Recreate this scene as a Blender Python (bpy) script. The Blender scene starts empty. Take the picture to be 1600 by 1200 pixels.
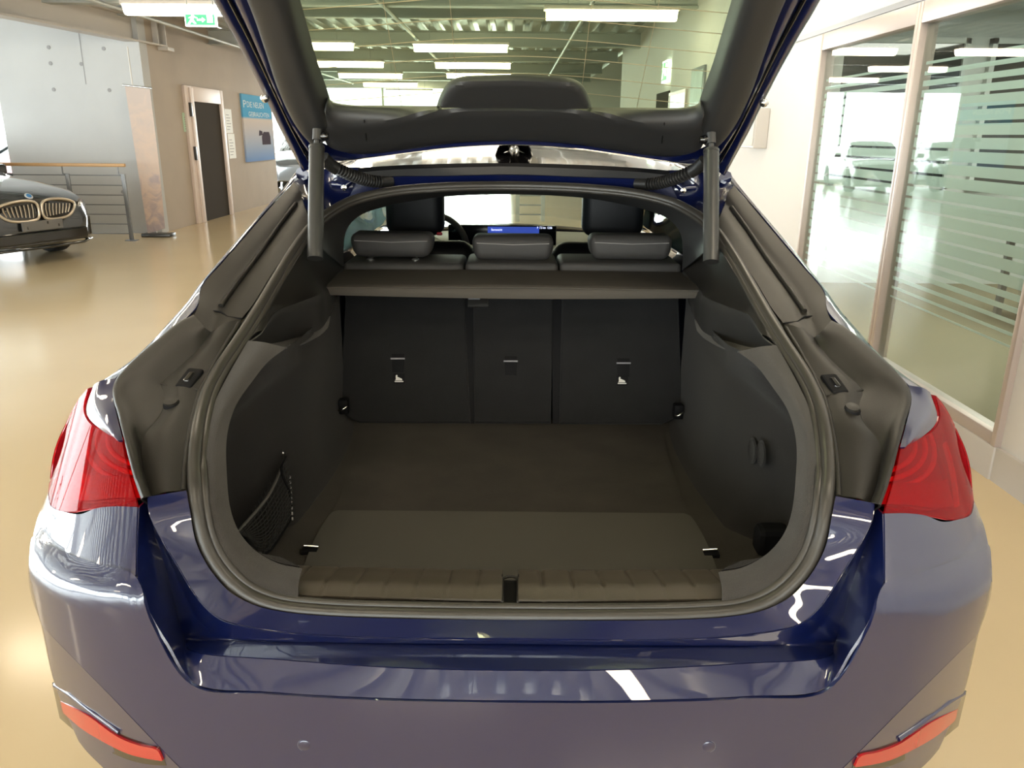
import bpy, bmesh, math, random
from mathutils import Vector, Matrix
random.seed(7)
R = math.radians
scene = bpy.context.scene
COL = scene.collection

# ------------------------------------------------------------------ camera
FPX = 1230.0
PITCH = math.atan(389.0/FPX)
ROLL = R(0.5)
CAM = Vector((0, 0, 1.5))
_f = Vector((0, math.cos(PITCH), -math.sin(PITCH)))
_u0 = Vector((0, math.sin(PITCH), math.cos(PITCH)))
_r0 = Vector((1, 0, 0))
_r = _r0*math.cos(ROLL) + _u0*math.sin(ROLL)
_u = -_r0*math.sin(ROLL) + _u0*math.cos(ROLL)
cd = bpy.data.cameras.new('camera'); cam = bpy.data.objects.new('camera', cd); COL.objects.link(cam)
cd.sensor_fit = 'HORIZONTAL'; cd.sensor_width = 36.0; cd.lens = 36.0*FPX/1600.0
cd.clip_start = 0.02; cd.clip_end = 200
M4 = Matrix.Identity(4)
for i in range(3):
    M4[i][0] = _r[i]; M4[i][1] = _u[i]; M4[i][2] = -_f[i]; M4[i][3] = CAM[i]
cam.matrix_world = M4
scene.camera = cam

# ------------------------------------------------------------------ light
scene.view_settings.view_transform = 'Standard'
scene.view_settings.look = 'None'
scene.view_settings.gamma = 1.0
scene.view_settings.use_curve_mapping = False
scene.view_settings.exposure = 1.25
scene.cycles.max_bounces = 10
scene.cycles.diffuse_bounces = 4
scene.cycles.transparent_max_bounces = 16
scene.cycles.sample_clamp_indirect = 4.0
scene.cycles.caustics_reflective = False
scene.cycles.caustics_refractive = False
world = bpy.data.worlds.new('world'); scene.world = world; world.use_nodes = True
bg = world.node_tree.nodes['Background']
bg.inputs[0].default_value = (0.93, 0.97, 1.0, 1); bg.inputs[1].default_value = 2.4

def area(name, loc, rot, sx, sy, power, color):
    l = bpy.data.lights.new(name, 'AREA'); l.shape = 'RECTANGLE'; l.size = sx; l.size_y = sy
    l.energy = power; l.color = color
    o = bpy.data.objects.new(name, l); COL.objects.link(o); o.location = loc; o.rotation_euler = rot
    return o
# daylight standing outside the three glazed sides of the hall
area('daylight_left', (-14.6, 8, 1.9), (0, R(-90), 0), 3.0, 38, 1250, (0.95, 0.98, 1.0))
area('daylight_far', (-5.5, 29.6, 1.9), (R(-90), 0, 0), 15, 3.0, 800, (0.95, 0.98, 1.0))
area('daylight_near', (-5.5, -11.6, 1.9), (R(90), 0, 0), 15, 3.0, 450, (1.0, 0.98, 0.95))

# ------------------------------------------------------------------ unprojection helpers
def ray(px, py):
    return _f + _r*((px-800.0)/FPX) + _u*((600.0-py)/FPX)
def U(px, py, Y):
    d = ray(px, py); return CAM + d*(Y/d.y)
def UZ(px, py, z):
    d = ray(px, py); return CAM + d*((z-CAM.z)/d.z)
def UX(px, py, X):
    d = ray(px, py); return CAM + d*(X/d.x)

# ------------------------------------------------------------------ materials
MATS = {}
def nodes(name):
    m = bpy.data.materials.new(name); m.use_nodes = True
    nt = m.node_tree; b = nt.nodes['Principled BSDF']
    MATS[name] = m
    return m, nt, b
def pbr(name, col, rough=0.5, metal=0.0, spec=0.5, bump=0.0, bscale=200.0, vary=0.0, vscale=8.0,
        coat=0.0, coat_ior=1.5, coat_rough=0.02, sheen=0.0, stretch=None):
    m, nt, b = nodes(name)
    b.inputs['Base Color'].default_value = (*col, 1)
    b.inputs['Roughness'].default_value = rough
    b.inputs['Metallic'].default_value = metal
    b.inputs['Specular IOR Level'].default_value = spec
    b.inputs['Coat Weight'].default_value = coat
    b.inputs['Coat IOR'].default_value = coat_ior
    b.inputs['Coat Roughness'].default_value = coat_rough
    b.inputs['Sheen Weight'].default_value = sheen
    tc = nt.nodes.new('ShaderNodeTexCoord')
    src = tc.outputs['Object']
    if stretch:
        mp = nt.nodes.new('ShaderNodeMapping'); mp.inputs['Scale'].default_value = stretch
        nt.links.new(src, mp.inputs['Vector']); src = mp.outputs['Vector']
    if bump > 0:
        n = nt.nodes.new('ShaderNodeTexNoise'); n.inputs['Scale'].default_value = bscale
        n.inputs['Detail'].default_value = 4
        nt.links.new(src, n.inputs['Vector'])
        bp = nt.nodes.new('ShaderNodeBump'); bp.inputs['Strength'].default_value = bump
        bp.inputs['Distance'].default_value = 0.002
        nt.links.new(n.outputs['Fac'], bp.inputs['Height'])
        nt.links.new(bp.outputs['Normal'], b.inputs['Normal'])
    if vary > 0:
        n = nt.nodes.new('ShaderNodeTexNoise'); n.inputs['Scale'].default_value = vscale
        n.inputs['Detail'].default_value = 5
        nt.links.new(src, n.inputs['Vector'])
        mx = nt.nodes.new('ShaderNodeMix'); mx.data_type = 'RGBA'
        mx.inputs['A'].default_value = (*[c*(1-vary) for c in col], 1)
        mx.inputs['B'].default_value = (*[min(1, c*(1+vary)) for c in col], 1)
        nt.links.new(n.outputs['Fac'], mx.inputs['Factor'])
        nt.links.new(mx.outputs['Result'], b.inputs['Base Color'])
    return m
def schlick(nt, ior):
    """two-sided Fresnel reflectance of a thin pane"""
    f0 = ((ior-1)/(ior+1))**2
    lw = nt.nodes.new('ShaderNodeLayerWeight'); lw.inputs['Blend'].default_value = 0.5
    pw = nt.nodes.new('ShaderNodeMath'); pw.operation = 'POWER'; pw.inputs[1].default_value = 5
    ma = nt.nodes.new('ShaderNodeMath'); ma.operation = 'MULTIPLY_ADD'; ma.inputs[1].default_value = 1-f0; ma.inputs[2].default_value = f0
    nt.links.new(lw.outputs['Facing'], pw.inputs[0]); nt.links.new(pw.outputs[0], ma.inputs[0])
    return ma
def glassy(name, tint, ior=1.5, rough=0.0):
    m, nt, b = nodes(name); nt.nodes.remove(b)
    out = nt.nodes['Material Output']
    t = nt.nodes.new('ShaderNodeBsdfTransparent'); t.inputs[0].default_value = (*tint, 1)
    g = nt.nodes.new('ShaderNodeBsdfGlossy'); g.inputs['Roughness'].default_value = rough
    g.inputs['Color'].default_value = (1, 1, 1, 1)
    fr = schlick(nt, ior)
    mx = nt.nodes.new('ShaderNodeMixShader')
    nt.links.new(fr.outputs[0], mx.inputs[0]); nt.links.new(t.outputs[0], mx.inputs[1]); nt.links.new(g.outputs[0], mx.inputs[2])
    nt.links.new(mx.outputs[0], out.inputs[0])
    return m
def emit(name, col, s):
    m, nt, b = nodes(name)
    b.inputs['Base Color'].default_value = (*col, 1)
    b.inputs['Emission Color'].default_value = (*col, 1); b.inputs['Emission Strength'].default_value = s
    b.inputs['Roughness'].default_value = 0.4
    return m

paint = pbr('blue_paint', (0.0020, 0.0062, 0.052), 0.35, 0.10, 0.4, coat=1.0, coat_ior=1.75, coat_rough=0.01)
black_paint = pbr('black_paint', (0.012, 0.013, 0.014), 0.2, 0.0, 0.5, coat=1.0, coat_ior=1.6)
grey_paint = pbr('grey_paint', (0.30, 0.31, 0.32), 0.25, 0.5, 0.5, coat=1.0, coat_ior=1.6)
purple_lit_paint = pbr('purple_lit_paint', (0.25, 0.02, 0.03), 0.25, 0.2, 0.5, coat=1.0, coat_ior=1.6)  # dark car body; its purple reflection is put into the base colour
gloss_black = pbr('gloss_black', (0.006, 0.006, 0.007), 0.08, 0, 0.6, coat=0.5)
plastic = pbr('grained_plastic', (0.016, 0.0145, 0.0125), 0.36, 0, 0.28, bump=0.25, bscale=900)
sill_plastic_lit = pbr('sill_plastic_lit', (0.060, 0.050, 0.038), 0.42, 0, 0.5, bump=0.25, bscale=900)  # same grained plastic, lightened: lamp sheen put into the base colour
plastic_trim = pbr('hatch_trim_plastic', (0.034, 0.034, 0.035), 0.45, 0, 0.45, bump=0.25, bscale=900)
rubber = pbr('rubber_seal', (0.032, 0.029, 0.025), 0.36, 0, 0.5, bump=0.06, bscale=300)
rubber_dark = pbr('rubber_dark', (0.005, 0.005, 0.006), 0.7, 0, 0.15)
boot_rubber = pbr('boot_rubber', (0.016, 0.0155, 0.015), 0.45, 0, 0.4)
carpet = pbr('boot_carpet', (0.0135, 0.0122, 0.0118), 0.95, 0, 0.2, bump=0.9, bscale=700, vary=0.25, vscale=14, sheen=0.08)
carpet_floor = pbr('boot_floor_carpet', (0.033, 0.028, 0.0225), 0.95, 0, 0.2, bump=0.9, bscale=600, vary=0.45, vscale=9, sheen=0.05)
carpet_seat = pbr('seat_back_carpet', (0.0155, 0.0155, 0.0160), 0.95, 0, 0.2, bump=0.7, bscale=500, vary=0.2, vscale=12, sheen=0.08)
board_mat = pbr('fold_mat', (0.068, 0.064, 0.055), 0.85, 0, 0.25, bump=0.4, bscale=900)
fabric = pbr('shelf_fabric', (0.078, 0.069, 0.058), 0.8, 0, 0.3, bump=0.4, bscale=900)
leather = pbr('grey_upholstery', (0.052, 0.049, 0.047), 0.6, 0, 0.4, bump=0.3, bscale=500)
leather_dark = pbr('black_upholstery', (0.010, 0.011, 0.014), 0.5, 0, 0.4, bump=0.2, bscale=400)
thread = pbr('pale_thread', (0.35, 0.33, 0.32), 0.7)
steel = pbr('strut_steel', (0.055, 0.054, 0.052), 0.36, 0.4)
chrome = pbr('chrome', (0.75, 0.75, 0.74), 0.12, 1.0)
alu = pbr('aluminium_frame', (0.47, 0.40, 0.37), 0.4, 0.25, 0.5)
white_wall = pbr('white_plaster', (0.68, 0.66, 0.64), 0.8, 0, 0.3, bump=0.1, bscale=120)
concrete = pbr('grey_concrete', (0.50, 0.51, 0.52), 0.75, 0, 0.3, bump=0.15, bscale=40, vary=0.10, vscale=1.6)
concrete_shaded = pbr('shaded_concrete', (0.42, 0.36, 0.30), 0.75, 0, 0.3, bump=0.15, bscale=40, vary=0.10, vscale=1.6)  # core's side face: shade put into the colour as a darker, browner concrete
floor_mat = pbr('epoxy_floor', (0.66, 0.53, 0.335), 0.16, 0, 0.5, bump=0.05, bscale=9, vary=0.06, vscale=1.2)
office_floor = pbr('office_carpet', (0.16, 0.145, 0.095), 0.9, 0, 0.2, bump=0.5, bscale=300, vary=0.1, vscale=30)
office_wall = pbr('office_wall', (0.42, 0.45, 0.43), 0.8)
deck = pbr('galvanised_deck', (0.55, 0.55, 0.52), 0.32, 0.8, 0.5, vary=0.25, vscale=3, stretch=(1, 0.25, 1))
beam_mat = pbr('painted_steel', (0.40, 0.42, 0.40), 0.5, 0.1)
beam_pale = pbr('pale_painted_steel', (0.52, 0.49, 0.46), 0.5, 0.1)
rail_steel = pbr('rail_steel', (0.22, 0.23, 0.25), 0.4, 0.5)
wood = pbr('beech_handrail', (0.55, 0.33, 0.15), 0.4, 0, 0.5, vary=0.15, vscale=6, stretch=(0.3, 6, 6))
door_frame_mat = pbr('pale_door_frame', (0.70, 0.60, 0.56), 0.5)
door_leaf_mat = pbr('dark_door', (0.055, 0.047, 0.040), 0.9, 0, 0.1)
paper = pbr('paper', (0.75, 0.75, 0.72), 0.6)
paper_green = pbr('green_notice', (0.45, 0.62, 0.48), 0.6)
lamp_glow = emit('lamp_diffuser', (1.0, 0.87, 0.66), 9.0)
lamp_body = pbr('lamp_body', (0.55, 0.50, 0.45), 0.4)
sign_green = emit('exit_green', (0.03, 0.75, 0.10), 1.2)
sign_white = emit('exit_white', (0.95, 1.0, 0.9), 1.6)
glass_partition = glassy('partition_glass', (0.89, 0.94, 0.91), 1.55)
glass_window = glassy('window_glass', (0.95, 0.98, 0.97), 1.4)
glass_rear = glassy('rear_window_glass', (0.72, 0.78, 0.66), 1.35)
glass_car = glassy('car_side_glass', (0.14, 0.17, 0.16), 1.5)
glass_screen = glassy('windscreen_glass', (0.88, 0.93, 0.86), 1.4)
glass_dark = pbr('dark_glass', (0.010, 0.014, 0.015), 0.03, 0, 0.6, coat=1.0)
wire_mat = pbr('heating_wire', (0.50, 0.42, 0.26), 0.5, 0.3)
red_solid = pbr('red_reflector', (0.40, 0.008, 0.012), 0.22, 0, 0.6, coat=0.6)
red_dark = pbr('red_lamp_inner', (0.30, 0.006, 0.012), 0.25, 0, 0.6)
red_arc = pbr('red_light_guide', (0.85, 0.04, 0.05), 0.3, 0, 0.5)
screen_blue = emit('screen_blue', (0.03, 0.07, 0.42), 0.35)
screen_black = pbr('screen_black', (0.004, 0.005, 0.008), 0.15)
white_print = pbr('white_print', (0.72, 0.70, 0.64), 0.6)
screen_text = emit('screen_text', (0.7, 0.75, 1.0), 0.8)
dash_mat = pbr('dashboard', (0.05, 0.048, 0.04), 0.55, bump=0.2, bscale=500)
red_belt = pbr('red_buckle', (0.6, 0.02, 0.04), 0.4)
tyre_mat = pbr('tyre', (0.015, 0.015, 0.015), 0.8)
frame_gold = pbr('satin_grille_frame', (0.60, 0.52, 0.42), 0.3, 0.7)
plate_grey = pbr('plate_carrier', (0.14, 0.135, 0.13), 0.5)
logo_white = pbr('logo_white', (0.7, 0.72, 0.75), 0.3)
logo_blue = pbr('logo_blue', (0.05, 0.25, 0.6), 0.3)

# frosted film: half scattering, half clear
def frosted():
    m, nt, b = nodes('frosted_film')
    b.inputs['Base Color'].default_value = (0.66, 0.72, 0.69, 1); b.inputs['Roughness'].default_value = 0.6
    out = nt.nodes['Material Output']
    t = nt.nodes.new('ShaderNodeBsdfTransparent'); t.inputs[0].default_value = (0.86, 0.91, 0.89, 1)
    tl = nt.nodes.new('ShaderNodeBsdfTranslucent'); tl.inputs[0].default_value = (0.66, 0.74, 0.71, 1)
    a1 = nt.nodes.new('ShaderNodeMixShader'); a1.inputs[0].default_value = 0.5
    a2 = nt.nodes.new('ShaderNodeMixShader'); a2.inputs[0].default_value = 0.18
    nt.links.new(b.outputs[0], a1.inputs[1]); nt.links.new(tl.outputs[0], a1.inputs[2])
    nt.links.new(a1.outputs[0], a2.inputs[1]); nt.links.new(t.outputs[0], a2.inputs[2])
    nt.links.new(a2.outputs[0], out.inputs[0])
    return m
film = frosted()
def lens():
    m, nt, b = nodes('red_lens'); nt.nodes.remove(b)
    out = nt.nodes['Material Output']
    t = nt.nodes.new('ShaderNodeBsdfTransparent'); t.inputs[0].default_value = (0.80, 0.05, 0.06, 1)
    g = nt.nodes.new('ShaderNodeBsdfGlossy'); g.inputs['Roughness'].default_value = 0.02
    d = nt.nodes.new('ShaderNodeBsdfDiffuse'); d.inputs[0].default_value = (0.45, 0.012, 0.02, 1)
    fr = schlick(nt, 1.45)
    a0 = nt.nodes.new('ShaderNodeMixShader'); a0.inputs[0].default_value = 0.25
    mx = nt.nodes.new('ShaderNodeMixShader')
    nt.links.new(t.outputs[0], a0.inputs[1]); nt.links.new(d.outputs[0], a0.inputs[2])
    hf = nt.nodes.new('ShaderNodeMath'); hf.operation = 'MULTIPLY'; hf.inputs[1].default_value = 0.55
    nt.links.new(fr.outputs[0], hf.inputs[0])
    nt.links.new(hf.outputs[0], mx.inputs[0]); nt.links.new(a0.outputs[0], mx.inputs[1]); nt.links.new(g.outputs[0], mx.inputs[2])
    nt.links.new(mx.outputs[0], out.inputs[0])
    return m
red_lens = lens()
def banner_print():
    m, nt, b = nodes('banner_print')
    tc = nt.nodes.new('ShaderNodeTexCoord')
    n = nt.nodes.new('ShaderNodeTexNoise'); n.inputs['Scale'].default_value = 4.5; n.inputs['Distortion'].default_value = 1.5
    sp = nt.nodes.new('ShaderNodeSeparateXYZ')
    ad = nt.nodes.new('ShaderNodeMath'); ad.operation = 'MULTIPLY_ADD'; ad.inputs[1].default_value = 0.34; ad.inputs[2].default_value = -0.22
    a2 = nt.nodes.new('ShaderNodeMath'); a2.operation = 'ADD'
    r = nt.nodes.new('ShaderNodeValToRGB')
    for i, (p, c) in enumerate([(0.0, (0.28, 0.24, 0.26)), (0.35, (0.42, 0.34, 0.34)), (0.55, (0.60, 0.46, 0.38)), (1.0, (0.50, 0.41, 0.37))]):
        e = r.color_ramp.elements[i] if i < 2 else r.color_ramp.elements.new(p)
        e.position = p; e.color = (*c, 1)
    nt.links.new(tc.outputs['Object'], n.inputs['Vector']); nt.links.new(tc.outputs['Object'], sp.inputs[0])
    nt.links.new(sp.outputs['Z'], ad.inputs[0]); nt.links.new(ad.outputs[0], a2.inputs[0]); nt.links.new(n.outputs['Fac'], a2.inputs[1])
    nt.links.new(a2.outputs[0], r.inputs[0]); nt.links.new(r.outputs[0], b.inputs['Base Color'])
    b.inputs['Roughness'].default_value = 0.5
    return m
banner_mat = banner_print()
def poster_print():
    # printed sea and sky: blue head band, pale haze, blue ground
    m, nt, b = nodes('poster_print')
    tc = nt.nodes.new('ShaderNodeTexCoord'); sp = nt.nodes.new('ShaderNodeSeparateXYZ')
    r = nt.nodes.new('ShaderNodeValToRGB')
    el = [(0.0, (0.16, 0.22, 0.55)), (0.16, (0.24, 0.38, 0.68)), (0.32, (0.42, 0.50, 0.66)), (0.60, (0.68, 0.62, 0.60)), (0.625, (0.12, 0.42, 0.72)), (1.0, (0.20, 0.50, 0.78))]
    for i, (p, c) in enumerate(el):
        e = r.color_ramp.elements[i] if i < 2 else r.color_ramp.elements.new(p)
        e.position = p; e.color = (*c, 1)
    mr = nt.nodes.new('ShaderNodeMapRange'); mr.inputs['From Min'].default_value = -0.9; mr.inputs['From Max'].default_value = 0.9
    nt.links.new(tc.outputs['Object'], sp.inputs[0]); nt.links.new(sp.outputs['Z'], mr.inputs['Value'])
    nt.links.new(mr.outputs[0], r.inputs[0]); nt.links.new(r.outputs[0], b.inputs['Base Color'])
    b.inputs['Roughness'].default_value = 1.0; b.inputs['Specular IOR Level'].default_value = 0.0
    return m
poster_mat = poster_print()

# ------------------------------------------------------------------ mesh helpers
def link(name, me, mat, parent=None, smooth=True, kind=None):
    if smooth is True:
        me.polygons.foreach_set('use_smooth', [True]*len(me.polygons))
    o = bpy.data.objects.new(name, me); COL.objects.link(o)
    if mat: me.materials.append(mat)
    if parent:
        o.parent = parent
        o.matrix_parent_inverse = Matrix.Translation(-world_loc(parent))
    if kind: o['kind'] = kind
    return o
WL = {}
def world_loc(o):
    return WL.get(o.name, Vector((0, 0, 0)))
def empty(name, loc, label, cat, group=None):
    o = bpy.data.objects.new(name, None); COL.objects.link(o); o.location = loc
    o.empty_display_size = 0.1
    WL[o.name] = Vector(loc)
    tag(o, label, cat, group); return o
def tag(o, label=None, cat=None, group=None, kind=None):
    if label: o['label'] = label
    if cat: o['category'] = cat
    if group: o['group'] = group
    if kind: o['kind'] = kind
    return o
def from_py(verts, faces):
    me = bpy.data.meshes.new('mesh'); me.from_pydata([tuple(v) for v in verts], [], faces); me.update(); return me
def from_bm(bm):
    bmesh.ops.recalc_face_normals(bm, faces=bm.faces)
    me = bpy.data.meshes.new('mesh'); bm.to_mesh(me); bm.free(); return me
def box_bm(bm, lo, hi, bevel=0.0, seg=2, mtx=None):
    lo = Vector(lo); hi = Vector(hi)
    r = bmesh.ops.create_cube(bm, size=1.0)
    vs = r['verts']
    for v in vs:
        v.co = Vector((lo[i] + (v.co[i]+0.5)*(hi[i]-lo[i]) for i in range(3)))
    if bevel > 0:
        es = list({e for v in vs for e in v.link_edges})
        rr = bmesh.ops.bevel(bm, geom=es, offset=bevel, segments=seg, affect='EDGES', profile=0.5)
        vs = list(set(rr['verts']) | {v for v in vs if v.is_valid})
    if mtx is not None:
        seen = set()
        for v in vs:
            if v.is_valid and v not in seen:
                seen.add(v); v.co = mtx @ v.co
    return bm
def box(name, lo, hi, mat, parent=None, bevel=0.0, seg=2, mtx=None, kind=None):
    bm = bmesh.new(); box_bm(bm, lo, hi, bevel, seg, mtx)
    o = link(name, from_bm(bm), mat, parent, smooth=False, kind=kind)
    if bevel > 0:
        autosmooth(o)
    return o
def autosmooth(o, ang=40):
    o.data.polygons.foreach_set('use_smooth', [True]*len(o.data.polygons))
    try: o.data.set_sharp_from_angle(angle=R(ang))
    except Exception: pass
def cr(pts, n, closed=False):
    """Catmull-Rom resample to n points, even in chord length"""
    pts = [Vector(p) for p in pts]
    if len(pts) == 2:
        return [pts[0].lerp(pts[1], i/(n-1)) for i in range(n)]
    out = []
    m = len(pts); seg = m if closed else m-1
    dense = []
    for i in range(seg):
        if closed:
            p0, p1, p2, p3 = pts[(i-1) % m], pts[i], pts[(i+1) % m], pts[(i+2) % m]
        else:
            p1, p2 = pts[i], pts[i+1]
            p0 = pts[i-1] if i > 0 else p1*2-p2
            p3 = pts[i+2] if i+2 < m else p2*2-p1
        # centripetal
        t0 = 0; t1 = max(1e-6, (p1-p0).length)**.5; t2 = t1+max(1e-6, (p2-p1).length)**.5; t3 = t2+max(1e-6, (p3-p2).length)**.5
        for k in range(12):
            t = t1+(t2-t1)*k/12
            A1 = p0*((t1-t)/(t1-t0))+p1*((t-t0)/(t1-t0)); A2 = p1*((t2-t)/(t2-t1))+p2*((t-t1)/(t2-t1)); A3 = p2*((t3-t)/(t3-t2))+p3*((t-t2)/(t3-t2))
            B1 = A1*((t2-t)/(t2-t0))+A2*((t-t0)/(t2-t0)); B2 = A2*((t3-t)/(t3-t1))+A3*((t-t1)/(t3-t1))
            dense.append(B1*((t2-t)/(t2-t1))+B2*((t-t1)/(t2-t1)))
    dense.append(pts[0] if closed else pts[-1])
    L = [0]
    for a, b in zip(dense, dense[1:]): L.append(L[-1]+(b-a).length)
    cnt = n+1 if closed else n
    j = 0
    for i in range(cnt):
        s = L[-1]*i/(cnt-1)
        while j < len(L)-2 and L[j+1] < s: j += 1
        t = (s-L[j])/max(1e-9, L[j+1]-L[j]); out.append(dense[j].lerp(dense[j+1], min(1, t)))
    return out[:-1] if closed else out
def cru(pts, n):
    """resample evenly per control segment, so that matched lists stay matched"""
    pts = [Vector(p) for p in pts]; m = len(pts)
    out = []
    for k in range(n):
        u = k/(n-1)*(m-1); i = min(int(u), m-2); t = u-i
        p1, p2 = pts[i], pts[i+1]
        p0 = pts[i-1] if i > 0 else p1*2-p2
        p3 = pts[i+2] if i+2 < m else p2*2-p1
        t0 = 0; t1 = max(1e-6, (p1-p0).length)**.5; t2 = t1+max(1e-6, (p2-p1).length)**.5; t3 = t2+max(1e-6, (p3-p2).length)**.5
        t = t1+(t2-t1)*t
        A1 = p0*((t1-t)/(t1-t0))+p1*((t-t0)/(t1-t0)); A2 = p1*((t2-t)/(t2-t1))+p2*((t-t1)/(t2-t1)); A3 = p2*((t3-t)/(t3-t2))+p3*((t-t2)/(t3-t2))
        B1 = A1*((t2-t)/(t2-t0))+A2*((t-t0)/(t2-t0)); B2 = A2*((t3-t)/(t3-t1))+A3*((t-t1)/(t3-t1))
        out.append(B1*((t2-t)/(t2-t1))+B2*((t-t1)/(t2-t1)))
    return out
def mir(p): return Vector((-p.x, p.y, p.z))
def full(c):
    """half curve ending on the centre plane -> whole curve"""
    c = [Vector(p) for p in c]; e = c[-1].copy(); e.x = 0
    return c[:-1]+[e]+[mir(p) for p in reversed(c[:-1])]
def grid_mesh(rows, flip=False):
    nv = len(rows); nu = len(rows[0])
    V = [p for r in rows for p in r]; F = []
    for j in range(nv-1):
        for i in range(nu-1):
            q = (j*nu+i, j*nu+i+1, (j+1)*nu+i+1, (j+1)*nu+i)
            F.append(q[::-1] if flip else q)
    return from_py(V, F)
def surf(curves, nu, nv, linear=False):
    same = len({len(c) for c in curves}) == 1 and len(curves[0]) > 2
    cs = [(cru if same else cr)(c, nu) for c in curves]
    if linear or len(cs) == 2:
        rows = []
        for a, b in zip(cs, cs[1:]):
            k = max(1, nv//(len(cs)-1))
            for t in range(k): rows.append([p.lerp(q, t/k) for p, q in zip(a, b)])
        rows.append(cs[-1]); return rows
    cols = [cr([c[i] for c in cs], nv) for i in range(nu)]
    return [[cols[i][j] for i in range(nu)] for j in range(nv)]
def solid(o, t, off=0.0):
    md = o.modifiers.new('thickness', 'SOLIDIFY'); md.thickness = t; md.offset = off
    es = o.modifiers.new('sharp_rim', 'EDGE_SPLIT'); es.split_angle = R(42); return o
def patch(name, curves, mat, parent, nu=24, nv=10, linear=False, thick=0.003, both=False, flip=False, sharp=None, off=0.0):
    rows = surf(curves, nu, nv, linear)
    outs = []
    for s in ((0, 1) if both else (0,)):
        rr = rows if s == 0 else [[mir(p) for p in r] for r in rows]
        o = link(name, grid_mesh(rr, flip ^ bool(s)), mat, parent)
        if thick: solid(o, thick, off)
        if sharp: autosmooth(o, sharp)
        outs.append(o)
    return outs if both else outs[0]
def tube_mesh(pts, rad, seg=8, closed=False, caps=True, bm=None, radf=None):
    own = bm is None
    if own: bm = bmesh.new()
    pts = [Vector(p) for p in pts]; n = len(pts); rings = []
    prev = None
    for i, p in enumerate(pts):
        a = pts[(i-1) % n] if (closed or i > 0) else p
        b = pts[(i+1) % n] if (closed or i < n-1) else p
        t = (b-a).normalized()
        if prev is None:
            ref = Vector((0, 0, 1)) if abs(t.z) < 0.9 else Vector((1, 0, 0))
            nrm = (ref-t*ref.dot(t)).normalized()
        else:
            nrm = (prev-t*prev.dot(t)).normalized()
        prev = nrm; bn = t.cross(nrm)
        r = radf(i/(n-1)) if radf else rad
        rings.append([bm.verts.new(p+(nrm*math.cos(2*math.pi*k/seg)+bn*math.sin(2*math.pi*k/seg))*r) for k in range(seg)])
    for i in range(n if closed else n-1):
        A = rings[i]; B = rings[(i+1) % n]
        for k in range(seg):
            bm.faces.new((A[k], A[(k+1) % seg], B[(k+1) % seg], B[k]))
    if caps and not closed:
        bm.faces.new(rings[0][::-1]); bm.faces.new(rings[-1])
    return from_bm(bm) if own else None
def tube(name, pts, rad, mat, parent=None, seg=8, closed=False, both=False, radf=None, kind=None):
    outs = []
    for s in ((0, 1) if both else (0,)):
        pp = pts if s == 0 else [mir(Vector(p)) for p in pts]
        o = link(name, tube_mesh(pp, rad, seg, closed, radf=radf), mat, parent, kind=kind); autosmooth(o, 50); outs.append(o)
    return outs if both else outs[0]
def pairbox(name, lo, hi, mat, parent, bevel=0.0):
    a = box(name, lo, hi, mat, parent, bevel)
    b = box(name, (-hi[0], lo[1], lo[2]), (-lo[0], hi[1], hi[2]), mat, parent, bevel)
    return a, b
def lathe_mesh(prof, seg=32, mtx=None):
    bm = bmesh.new(); rings = []
    for r, h in prof:
        rings.append([bm.verts.new((r*math.cos(2*math.pi*k/seg), r*math.sin(2*math.pi*k/seg), h)) for k in range(seg)])
    for a, b in zip(rings, rings[1:]):
        for k in range(seg): bm.faces.new((a[k], a[(k+1) % seg], b[(k+1) % seg], b[k]))
    bm.faces.new(rings[0]); bm.faces.new(rings[-1])
    if mtx is not None: bmesh.ops.transform(bm, matrix=mtx, verts=bm.verts)
    return from_bm(bm)
def lathe(name, prof, mat, parent=None, seg=32, mtx=None):
    o = link(name, lathe_mesh(prof, seg, mtx), mat, parent); autosmooth(o, 45); return o
def frame_from(origin, xdir, zdir):
    x = Vector(xdir).normalized(); z = Vector(zdir); z = (z-x*z.dot(x)).normalized(); y = z.cross(x)
    m = Matrix.Identity(4)
    for i in range(3): m[i][0] = x[i]; m[i][1] = y[i]; m[i][2] = z[i]; m[i][3] = origin[i]
    return m
def text(name, body, size, mtx, mat, parent, width=None, ext=0.0005):
    cu = bpy.data.curves.new('txt', 'FONT'); cu.body = body; cu.size = size; cu.align_x = 'CENTER'; cu.align_y = 'CENTER'; cu.extrude = ext
    tmp = bpy.data.objects.new('tmp_text', cu); COL.objects.link(tmp)
    dg = bpy.context.evaluated_depsgraph_get(); dg.update()
    me = bpy.data.meshes.new_from_object(tmp.evaluated_get(dg))
    bpy.data.objects.remove(tmp); bpy.data.curves.remove(cu)
    if width:
        xs = [v.co.x for v in me.vertices]; k = width/max(1e-6, max(xs)-min(xs))
        for v in me.vertices: v.co.x *= k
    me.transform(mtx)
    me.materials.clear()
    return link(name, me, mat, parent, smooth=False)
def extrude_poly(pts, vec, bm=None):
    """solid from a planar polygon and a vector"""
    own = bm is None
    if own: bm = bmesh.new()
    a = [bm.verts.new(Vector(p)) for p in pts]; b = [bm.verts.new(Vector(p)+Vector(vec)) for p in pts]
    bm.faces.new(a); bm.faces.new(b[::-1])
    n = len(pts)
    for i in range(n): bm.faces.new((a[i], b[i], b[(i+1) % n], a[(i+1) % n]))
    return from_bm(bm) if own else None

# ================================================================== THE HALL
XR = 2.23; XL = -13.0; YN = -10.0; YF = 28.0; ZC = 3.25
def struct(o, label, cat):
    return tag(o, label, cat, kind='structure')
fl = box('floor', (XL-0.5, YN-0.5, -0.2), (XR+0.2, YF+0.5, 0.0), floor_mat)
struct(fl, 'polished beige epoxy floor of the showroom', 'floor')
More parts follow.
